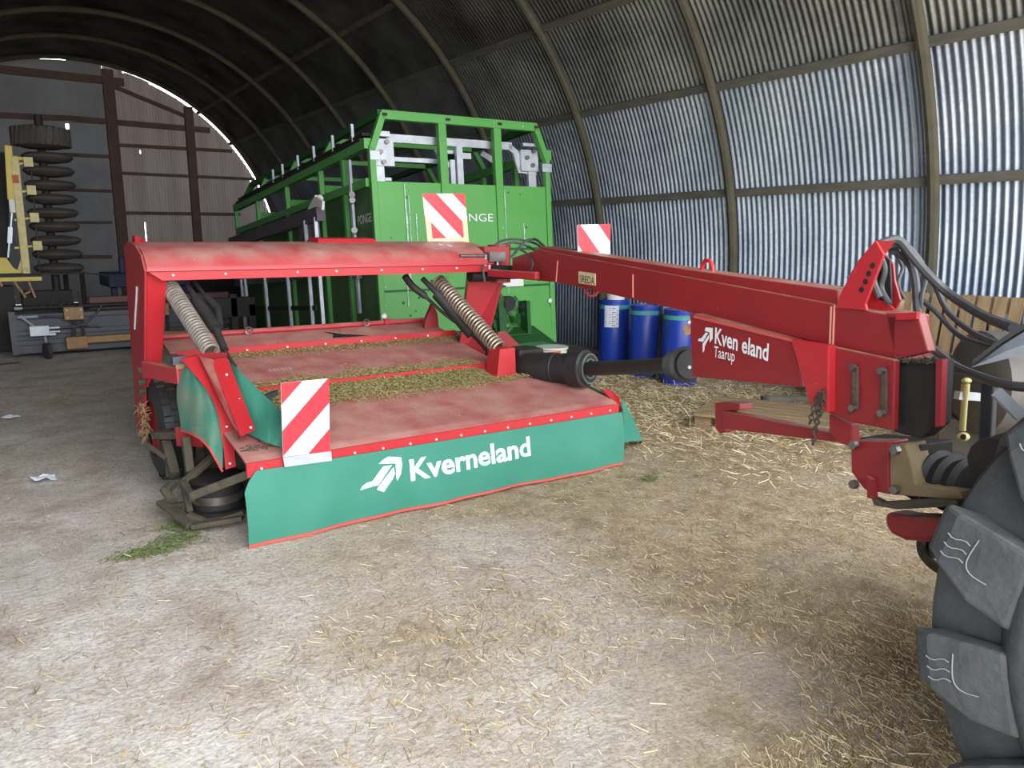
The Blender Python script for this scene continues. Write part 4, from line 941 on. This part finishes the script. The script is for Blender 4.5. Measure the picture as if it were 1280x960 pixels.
for j in range(9):
    z = .60+.028*j
    for i0, i1 in ((-2.6, -.3 if j % 3 else .8), (0.2, 2.5 if j % 2 else 1.6)):
        ll.add([(ux+.208*math.cos(R(-142+i*9)), uy+.208*math.sin(R(-142+i*9)), zz_) for i, zz_ in ((i0, z), (i1, z), (i1, z+.01), (i0, z+.01))], [(0, 1, 2, 3)])
ll.build('label_print', FEND, a_, recalc=False)
sm = MB(); V = []
for k in range(14):
    t = 2*math.pi*k/14; a = R(-115)+.25*math.cos(t)*(1+.2*math.sin(3*t)); V.append((wx+.214*math.cos(a), wy+.214*math.sin(a), .68+.075*math.sin(t)*(1+.15*math.cos(2*t))))
sm.add(V, [tuple(range(14))]).build('stain', TAN, c_, recalc=False)
o = MB().lathe((ux+.02, uy, .93), (0, 0, 1), [(0, 0), (0, .12), (.1, .135), (.12, .145), (.13, .145), (.13, 0)], 28).build('white_bucket', LIDW); o['label'] = 'white bucket standing on top of the leftmost blue drum'; o['category'] = 'bucket'
o = MB().tube(spline([(vx+.1, vy-.05, .90), (vx+.06, vy-.22, .80), (vx+.08, vy-.24, .5), (vx+.14, vy-.24, .12)]), .014, 8).build('rubber_strap', BLACK); o['label'] = 'black rubber pipe hanging down the front of the middle drum'; o['category'] = 'pipe'
p = pY(800, 375, 6.3); 
o = MB().bar((vx+.05, vy-.225, .93), (vx-.28, vy-.5, .0), .03, .03).build('metal_rod', DARK); o['label'] = 'dark rod leaning on the middle blue drum behind the drive shaft'; o['category'] = 'rod'
# heap of dark bits with white lids behind the drive shaft
c = pY(690, 438, 7.2)
BK = MB().lathe((c.x, 7.2, 0), (0, 0, 1), [(0, 0), (0, .15), (.42, .18), (.43, .195), (.45, .195), (.45, 0)], 26).build('bucket', LIDW); BK['label'] = 'white lidded bucket with orange label behind the black drive shaft guard'; BK['category'] = 'bucket'
MB().prism([(c.x-.19, 7.03, .30), (c.x-.02, 7.005, .30), (c.x-.02, 7.005, .42), (c.x-.19, 7.03, .42)], (0, -.004, 0)).build('orange_label', ORANGE, BK)
c = pY(680, 425, 7.7)
o = MB().lathe((c.x, 7.75, .30), (.25, -.3, 1), [(0, 0), (0, .2), (.02, .2), (.02, 0)], 24).build('plastic_disc', LIDW); o['label'] = 'loose pale plastic disc lying tilted on dark crate beyond the drive shaft'; o['category'] = 'disc'
o = MB().box(5.3, 5.95, 7.55, 8.1, 0, .30).build('dark_crate', DARK, bevel=.01); o['label'] = 'dark low crate on floor under the green trailer corner'; o['category'] = 'crate'

# ------------------------------------------------------------------ pallets, boards, drums at the right
def pallet(name, loc, rot, label, cat='pallet', nb=7, group='wooden pallets'):
    root = thing(name, loc, label, cat, group); root.rotation_euler = rot
    for k in range(nb):
        y = -.4+.8*k/(nb-1); MB().box(-.6, .6, y-.05, y+.05, .122, .144).build('deck_board', PALLET, root, local=True)
    for k in (-1, 0, 1):
        for x in (-.53, 0, .53): MB().box(x-.07, x+.07, k*.35-.05, k*.35+.05, .022, .10).build('block', PALLET, root, local=True)
        MB().box(-.6, .6, k*.35-.05, k*.35+.05, 0, .022).build('bottom_board', PALLET, root, local=True)
    for x in (-.53, 0, .53): MB().box(x-.07, x+.07, -.4, .4, .10, .122).build('stringer', PALLET, root, local=True)
    return root
pl = pZ(945, 492, 0); pallet('pallet', (5.95, 4.35, 0.0), (0, 0, R(-62)), 'weathered wooden pallet lying on straw behind the red name box')
pallet('pallet', (7.35, 4.15, .60), (0, R(-80), 0), 'wooden pallet leaning upright on right wall behind hose bundle')
pallet('pallet', (7.35, 3.2, .60), (0, R(-80), 0), 'wooden pallet leaning at right wall beside the pale tank')
for (x, y, rz, h, s) in ((6.75, 3.55, 8, 1.12, .35), (6.85, 4.0, -6, 1.15, .3)):
    o = MB().bar((x, y, 0.01), (x+s, y+rz*.02, h), .022, .12).build('loose_board', PALLET); o['label'] = 'pale loose board leaning among the pallets, %s one' % ('nearer' if rz > 0 else 'farther'); o['category'] = 'board'; o['group'] = 'loose boards'
o = MB().box(7.55, 7.80, 1.8, 5.3, 1.10, 1.16).box(7.58, 7.64, 2.0, 2.06, 0, 1.1).box(7.58, 7.64, 5.1, 5.16, 0, 1.1).build('wooden_rail', WOOD); o['label'] = 'long grey plank shelf along the right wall above the pallets'; o['category'] = 'shelf'
tk = MB().lathe((6.2, 2.75, .62), (.45, -.3, .0), [(0, 0), (.0, .3), (.06, .4), (.9, .4), (.96, .3), (.96, 0)], 30).build('grey_tank', TANK); tk['label'] = 'dull grey round tank lying behind the hoses at right'; tk['category'] = 'tank'
MB().lathe((6.2+.3*.83, 2.75-.3*.55, .62), (.45, -.3, .0), [(0, .402), (0, .408), (.05, .408), (.05, .402)], 30).build('white_band', LIDW, tk)
for x in (.15, .75): MB().box(6.2+x*.83-.06, 6.2+x*.83+.06, 2.75-x*.55-.3, 2.75-x*.55+.3, 0, .3).build('cradle', WOOD, tk)
o = MB().lathe((7.35, 2.45, 0), (0, 0, 1), [(0, 0), (0, .26), (.03, .28), (1.02, .28), (1.05, .25), (1.05, 0)], 30).build('cream_drum', mat('cream_plastic', (212, 208, 190), .5)); o['label'] = 'cream plastic drum behind the grey tank near right edge'; o['category'] = 'drum'
# timber offcuts on the straw
for (px, py, ang, L_, lab) in ((958, 506, 40, .45, 'round timber offcut on straw behind the red parking stand'), (985, 500, -35, .55, 'dark timber stake on straw beside the pallet')):
    c = pZ(px, py, .05); d = Vector((math.cos(R(ang)), math.sin(R(ang)), 0))*L_/2
    o = MB().cyl(c-d, c+d, .05, .045, 10).build('timber_offcut', WOOD); o['label'] = lab; o['category'] = 'timber'
# ------------------------------------------------------------------ far left: drag box, yellow packer, other kit
DB = thing('land_leveller', (2.2, 13.3, 0), 'dark grey box leveller with castor wheel and ochre brackets at left back', 'leveller')
YB = 13.25
def bp_(px, py, y=YB): return pY(px, py, y)
x0 = bp_(17, 400).x; x1 = 3.45
b = MB().prism([(x0, YB, .05), (x0, YB+.6, .05), (x0, YB+.6, .5), (x0, YB+.12, .66), (x0, YB, .62)], (x1-x0, 0, 0)); b.build('box', DRAGB, DB, bevel=.01)
b = MB()
for z in (.22, .36, .60): b.box(x0-.02, x1, YB-.05, YB, z-.035, z+.035)
b.build('rib', DRAGB, DB, bevel=.006)
b = MB().box(x0-.06, x0+.02, YB-.06, YB+.1, .05, .68); b.build('end_plate', DRAGB, DB)
MB().tube([(x0, YB+.05, .72), (x1, YB+.05, .72)], .035, 10).build('top_bar', DARK, DB)
for px in (93, 201):
    c = bp_(px, 400, YB-.12).x
    MB().box(c-.13, c+.13, YB-.16, YB-.06, .53, .72).build('clamp_plate', TAN, DB, bevel=.01)
    MB().box(c-.14, c+.14, YB-.18, YB-.06, .10, .28).build('clamp_plate', TAN, DB, bevel=.01)
    MB().bar((c-.03, YB-.12, .28), (c, YB-.12, .55), .05, .05).bar((c+.1, YB-.12, .28), (c+.1, YB-.12, .95), .04, .03).build('link_rod', DARK, DB)
    for s in (-.09, .09):
        for z in (.57, .68): MB().cyl((c+s, YB-.16, z), (c+s, YB-.18, z), .018, n=6).build('bolt', STEEL, DB)
xa = bp_(97, 420).x; xb = bp_(158, 420).x
MB().box(xa, 3.4, YB-.16, YB-.06, .17, .27).build('tie_beam', TAN, DB, bevel=.01)
MB().box(bp_(112, 370).x, 3.5, YB+.1, YB+.3, .66, .84).build('red_brown_beam', mat('rusty_beam', (104, 74, 66), .7), DB)
c = bp_(58, 430, YB-.3); w_ = MB().lathe((c.x-.03, YB-.35, .12), (1, .3, 0), [(0, 0), (0, .09), (.01, .12), (.06, .12), (.07, .09), (.07, 0)], 20).build('castor_wheel', TYRE, DB)
MB().bar((c.x, YB-.33, .13), (c.x, YB-.2, .3), .03, .06).bar((c.x-.14, YB-.15, .34), (c.x+.14, YB-.15, .34), .05, .03).build('castor_fork', GALV, DB)
cc = bp_(48, 404, YB-.12); MB().box(cc.x-.12, cc.x+.12, YB-.2, YB-.08, .33, .47).cyl((cc.x+.12, YB-.14, .43), (cc.x+.26, YB-.14, .43), .02).cyl((cc.x+.12, YB-.14, .37), (cc.x+.26, YB-.14, .37), .02).build('valve_block', GALV, DB)
b = MB(); b.tube([(x0+.08, YB-.1, .62), (x0+.2, YB-.1, .5), (x0+.28, YB-.1, .42), (cc.x-.1, YB-.12, .4)], .018, 6).tube([(x0+.05, YB-.1, .6), (x0+.3, YB-.1, .6)], .018, 6).tube([(x0+.02, YB-.1, .73), (x0+.12, YB-.1, .73)], .02, 6); b.build('pipework', GALV, DB)
hose([(cc.x+.2, YB-.14, .42), (cc.x+.55, YB-.14, .45), (cc.x+.75, YB-.12, .6), (cc.x+.85, YB-.1, .72)], .015, parent=DB)
hose([(x0+.3, YB-.1, .6), (cc.x+.3, YB-.1, .58), (cc.x+.55, YB-.1, .45), (cc.x+.8, YB-.1, .4)], .015, parent=DB)
for zz1 in (.72,): 
    b = MB()
    for k in range(4): b.bar((x0+.35+k*.12, YB, .74), (x0+.43+k*.12, YB, .86 if k % 2 else .78), .02, .02)
    b.build('linkage', DARK, DB)

PK = thing('folded_packer', (.9, 14.2, 0), 'folded yellow implement with upright stack of dark tyres at left edge', 'implement')
YP = 14.2
def pk(px, py, y=YP): return pY(px, py, y)
cx = pk(62, 250).x
MB().cyl((cx-.02, YP+.2, .4), (cx-.02, YP+.2, 3.6), .06).build('packer_axle', DARK, PK)
tz = pk(50, 172).z
tt0 = MB().lathe((pk(51, 172).x, YP, tz-.16), (0, 0, 1), [(0, 0), (0, .25), (.03, .36), (.1, .39), (.22, .39), (.29, .36), (.32, .25), (.32, 0)], 32).build('packer_tyre', OLDTYRE, PK)
lb = MB()
for k in range(26):
    a = 2*math.pi*k/26; lb.bar((pk(51, 172).x+.385*math.cos(a), YP+.385*math.sin(a), tz-.13), (pk(51, 172).x+.385*math.cos(a+.12), YP+.385*math.sin(a+.12), tz+.13), .05, .04, (math.cos(a), math.sin(a), 0))
lb.build('tread_block', OLDTYRE, tt0)
for k in range(9):
    z = pk(62, 196+k*17.5).z; x = pk(61, 200).x
    MB().lathe((x, YP+.2, z-.085), (0, 0, 1), [(0, 0), (0, .12), (.03, .30), (.08, .355), (.11, .355), (.15, .30), (.17, .12), (.17, 0)], 28).build('packer_tyre', OLDTYRE, PK)
b = MB().bar(pk(18, 198), pk(33, 342), .11, .11, (0, 1, 0)); b.build('main_beam', YELD, PK, bevel=.01)
b = MB().bar(pk(10, 182), pk(14, 250), .10, .10, (0, 1, 0)).bar(pk(10, 196), pk(40, 200), .06, .05); b.build('upper_frame', YEL, PK, bevel=.01)
MB().box(pk(15, 222).x, pk(23, 222).x, YP-.075, YP-.05, pk(18, 229).z, pk(18, 219).z).build('red_band', mat('orange_brown', (190, 90, 50), .6), PK)
for py in (203, 238, 272, 307):
    c = pk(35+ (py-203)*.11, py); MB().box(c.x-.06, c.x+.06, YP-.1, YP+.1, c.z-.07, c.z+.07).build('bearing_block', YELD, PK); MB().bar(pk(18, py+3), c, .03, .03).build('scraper_arm', YEL, PK)
MB().bar(pk(38, 200), pk(50, 345), .02, .02).build('scraper_rod', DARK, PK)
MB().prism([pk(0, 322), pk(8, 322), pk(12, 328), pk(17, 335), pk(24, 338), pk(34, 338), pk(34, 343), pk(-20, 343), pk(-20, 322)], (0, .15, 0)).build('headstock', YEL, PK, bevel=.005)
MB().bar(pk(24, 338), pk(32, 312), .05, .05).build('brace', YELD, PK)
MB().bar(pk(-15, 344), pk(100, 341), .05, .04).build('cross_shaft', DARK, PK)
MB().bar(pk(-20, 350), pk(52, 348), .08, .06).build('lower_beam', YEL, PK)
MB().box(pk(11, 257).x, pk(18, 257).x, YP-.2, YP-.1, pk(15, 266).z, pk(15, 250).z).build('white_box', LIDW, PK)
MB().bar(pk(15, 266, YP-.15), pk(10, 322, YP-.15), .02, .03).bar(pk(13, 284, YP-.15), pk(12, 304, YP-.15), .06, .06).build('hydraulic_ram', GALV, PK)
MB().prism([pk(-30, 345, YP+.5), pk(12, 345, YP+.5), pk(10, 190, YP+.5), pk(-30, 190, YP+.5)], (0, .3, 0)).build('folded_wing', DARK, PK)
b = MB().box(.0, .5, YP-.1, YP+.4, 0, 1.0).box(.6, 1.3, YP+.1, YP+.5, 0, .9); b.build('stand', DARK, PK)
b = MB()
for k in range(7): b.bar(pk(0+k*6, 352+(k % 3)*8), pk(8+k*6, 372-(k % 2)*8), .04, .03)
b.build('tine', TAN, PK)
# dark blue and dark kit between leveller and gable
o = MB(); o.box(2.0, 3.4, 15.6, 16.8, .85, 1.1); o.box(2.05, 2.15, 15.7, 15.8, 0, .85); o.box(3.25, 3.35, 15.7, 15.8, 0, .85); o.box(2.2, 2.3, 15.6, 15.7, 1.1, 1.4); o.box(2.05, 3.3, 15.62, 15.7, .3, .5); o = o.build('navy_cultivator', NAVY, bevel=.02); o['label'] = 'dark blue implement frame standing behind the grey leveller'; o['category'] = 'implement'
b = MB(); b.tube([(1.3, 15.2, 0), (1.3, 15.2, 1.15), (1.55, 15.2, 1.15), (1.55, 15.2, 0)], .04, 8); b.box(1.2, 1.9, 15.1, 15.6, .3, .45); b.bar((1.5, 15.15, 1.15), (2.6, 15.1, 1.02), .02, .02)
o = b.build('steel_stand', DARK); o['label'] = 'dark steel hoop stand between yellow packer and blue implement'; o['category'] = 'stand'
o = MB().box(4.2, 6.0, 19.5, 20.5, 0, 1.1).box(4.4, 5.8, 19.6, 20.4, 1.1, 1.3).build('dark_bin', DARK, bevel=.05); o['label'] = 'large dark bin at the back gable right of the posts'; o['category'] = 'bin'
o = MB().box(2.95, 3.05, 11.2, 11.3, 0, .95).box(2.6, 3.3, 11.2, 11.35, .62, .9).box(3.2, 3.3, 11.2, 11.3, 0, .8).build('spare_frame', DARK, bevel=.01); o['label'] = 'small dusty frame on floor behind the mower left spring'; o['category'] = 'frame'
b = MB().box(.0, 0, 0, 0, 0, 0) if 0 else MB(); c = pZ(8, 464, 0); b.box(c.x-.25, c.x+.16, c.y, c.y+.16, 0, .09); o = b.build('timber_block', WOOD, bevel=.01); o['label'] = 'short timber block lying on floor at the left edge'; o['category'] = 'block'
for (px, py, s, lab) in ((56, 600, .075, 'crumpled pale paper scrap on ground left of the mower, nearer'), (14, 523, .07, 'small pale paper scrap on ground at far left')):
    c = pZ(px, py, .01); b = MB(); rr = random.Random(px)
    rows = [[(c.x-s+2*s*i/4+rr.uniform(-.01, .01), c.y-s*.8+1.6*s*j/4, .012+rr.uniform(0, .035)) for i in range(5)] for j in range(5)]
    o = b.grid(rows, thick=(0, 0, .002), smooth=False).build('paper_scrap', PAPER); o['label'] = lab; o['category'] = 'paper'

# ------------------------------------------------------------------ loose stuff: straw on the floor, chopped grass on the bed
def rnd_mat(name, cols, rough=.8):
    m = bpy.data.materials.new(name); m.use_nodes = True; nt = m.node_tree; N = nt.nodes; L = nt.links
    g = N.new('ShaderNodeNewGeometry'); cr = N.new('ShaderNodeValToRGB'); L.new(g.outputs['Random Per Island'], cr.inputs[0]); e = cr.color_ramp.elements
    while len(e) < len(cols): e.new(.5)
    for i, q in enumerate(e): q.position = i/(len(cols)-1); q.color = lin(cols[i])
    L.new(cr.outputs[0], N['Principled BSDF'].inputs['Base Color']); N['Principled BSDF'].inputs['Roughness'].default_value = rough; return m
STRAW = rnd_mat('straw', [(120, 96, 64), (188, 160, 114), (222, 200, 150), (238, 222, 184), (246, 236, 212)])
CLIP = rnd_mat('chopped_grass', [(132, 120, 74), (172, 158, 104), (150, 152, 92), (198, 184, 134), (138, 138, 82)])
rr = random.Random(11)
def flat_blades(n, gen, wlo, whi, llo, lhi, bend=.035):
    V = []; F = []
    for _ in range(n):
        g_ = gen()
        if g_ is None: continue
        x, y, z, a, tilt = g_; L_ = rr.uniform(llo, lhi)*(.4+.6*rr.random()); w = rr.uniform(wlo, whi)
        dx, dy = math.cos(a), math.sin(a); c = rr.uniform(-bend, bend)*L_; i = len(V)
        for t, s in ((-.5, 0), (0, 1), (.5, 0)):
            px_, py_ = x+dx*L_*t-dy*c*s, y+dy*L_*t+dx*c*s; zz2 = z+tilt*L_*(t+.5)
            V += [(px_-dy*w/2, py_+dx*w/2, zz2), (px_+dy*w/2, py_-dx*w/2, zz2+w*.5)]
        F += [(i, i+1, i+3, i+2), (i+2, i+3, i+5, i+4)]
    return V, F
def dens(x, y):
    n1 = mnoise.noise(Vector((x*.9, y*.9, 7.3))); n2 = mnoise.noise(Vector((x*2.7, y*2.7, 1.1)))
    d = .25+.85*max(0, n1+.15)+.35*max(0, n2)
    if x > 1.0 and y < 2.6: d += .45*min(1, (x-1.0)/.6)*min(1, max(0, (1.75-y)/.5))
    if x > 2.6: d += .25
    if x > 4.5: d += .5
    # bare damp patch in front of the tractor tyre
    if (x-2.0)**2/.30+(y-1.75)**2/.10 < 1: d *= .12
    return d
def gstraw():
    y = .3+11*rr.random()**1.6; x = rr.uniform(-.3, min(7.7, 1.2+2.3*y)) if y > .9 else rr.uniform(-.2, 2.2)
    if rr.random() > dens(x, y): return None
    if 1.2 < x < 3.9 and 4.3 < y < 6.2: return None
    return (x, y, gz(x, y)+rr.uniform(.001, .012), rr.gauss(.25, .9), rr.gauss(0, .05))
V, F = flat_blades(230000, gstraw, .0016, .0036, .02, .095)
s_ = MB().add(V, F).build('straw_litter', STRAW, recalc=False); s_['kind'] = 'stuff'; s_['label'] = 'loose dry straw scattered over the pale earth floor'; s_['category'] = 'straw'
def gheap():
    x = rr.gauss(6.0, 1.0); y = rr.gauss(5.4, 1.3)
    if x < 4.2 or x > 7.9 or y < 3 or y > 9: return None
    return (x, y, gz(x, y)+rr.uniform(.001, .05), rr.uniform(0, 6.3), rr.gauss(0, .3))
V, F = flat_blades(14000, gheap, .003, .006, .04, .16)
s_ = MB().add(V, F).build('straw_heap', STRAW, recalc=False); s_['kind'] = 'stuff'; s_['label'] = 'thicker straw and hay litter by the blue drums and pallet'; s_['category'] = 'straw'
V, F = flat_blades(2600, lambda: (lambda t: (pgx(t)))(0), .002, .005, .008, .03) if 0 else ([], [])
# green clippings spilled on the floor left of the cutter drum
gc = [(pZ(233, 655, 0), .16, .09), (pZ(222, 672, 0), .14, .08), (pZ(195, 688, 0), .22, .07), (pZ(176, 692, 0), .12, .06)]
def gspill():
    c, sx_, sy_ = rr.choice(gc); x = rr.gauss(c.x, sx_*.5); y = rr.gauss(c.y, sy_*.6)
    return (x, y, gz(x, y)+rr.uniform(.001, .012), rr.uniform(0, 6.3), rr.gauss(0, .15))
V, F = flat_blades(2600, gspill, .003, .006, .01, .035)
GCL = rnd_mat('fresh_clippings', [(92, 110, 62), (112, 128, 72), (130, 138, 88), (88, 98, 60)])
s_ = MB().add(V, F).build('grass_spill', GCL, recalc=False); s_['kind'] = 'stuff'; s_['label'] = 'green grass clippings spilled on floor left of the cutter drum'; s_['category'] = 'grass clippings'
c = pZ(812, 599, 0)
V, F = flat_blades(260, lambda: (rr.gauss(c.x, .04), rr.gauss(c.y, .03), rr.uniform(.002, .02), rr.uniform(0, 6.3), rr.gauss(0, .2)), .003, .006, .01, .04)
s_ = MB().add(V, F).build('grass_tuft', GCL, recalc=False); s_['kind'] = 'stuff'; s_['label'] = 'tiny green grass tuft on floor right of the front curtain'; s_['category'] = 'grass clippings'
# chopped grass lying on the covers
def bed_z(y):
    if y < 5.262: return .495+(y-4.30)*(.655-.495)/.97+.006
    if y < 6.075: return .688+(y-5.27)*(.825-.685)/.81
    return .882+(y-6.08)*.06/.29
def rag(x, s=3.0, o=0): return mnoise.noise(Vector((x*s, o, 2.2)))
def ggrass():
    k = rr.random(); x = rr.uniform(1.2, 3.7)
    if k < .66:      # broad band behind the front cover's middle
        lo = 4.86+.10*rag(x, 2.2, 1)+(.15 if x < 1.9 else 0); hi = 5.255
        x = rr.uniform(1.35, 3.72); y = lo+(hi-lo)*rr.random()**.8
        if x > 3.3 and y > 5.0: return None
        if x > 3.2 and y < 4.86+.15*(x-3.2): return None
    elif k < .86:    # against the middle lip
        y = 5.28+abs(rr.gauss(0, .07))*(1.1+rag(x, 4, 3))
        if x > 3.35: return None
    elif k < .985:   # against the rear lip
        y = 6.07-abs(rr.gauss(0, .07+.05*rag(x, 3, 5)))
        y = min(y, 6.07)
        x = rr.uniform(1.2, 3.55)
    else:
        y = rr.uniform(4.35, 6.3); x = rr.uniform(1.2, 3.5)
    h = .022*rr.random() if y < 5.25 and y > 4.9 else .012*rr.random()
    return (x, y, bed_z(y)+.002+h, rr.uniform(0, 6.3), rr.gauss(.05, .25))
V, F = flat_blades(38000, ggrass, .003, .006, .008, .032)
s_ = MB().add(V, F).build('chopped_grass', CLIP, recalc=False); s_['kind'] = 'stuff'; s_['label'] = 'dried chopped grass lying in bands on the red mower covers'; s_['category'] = 'grass clippings'
# pale chalk stones on the floor
sb_ = MB(); 
for i in range(500):
    y = .5+8*rr.random()**1.8; x = rr.uniform(-.3, 1+2.0*y)
    if x > 7.6: continue
    r_ = rr.uniform(.002, .006)*(1+.15*y); sb_.ball((x, y, gz(x, y)+r_*.2), r_, 6, (1, rr.uniform(.6, 1), .5))
s_ = sb_.build('chalk_stones', mat('chalk', (206, 198, 188), .9, c2=(180, 170, 160), scale=9), recalc=False); s_['kind'] = 'stuff'; s_['label'] = 'small pale chalk stones trodden into the floor'; s_['category'] = 'stones'
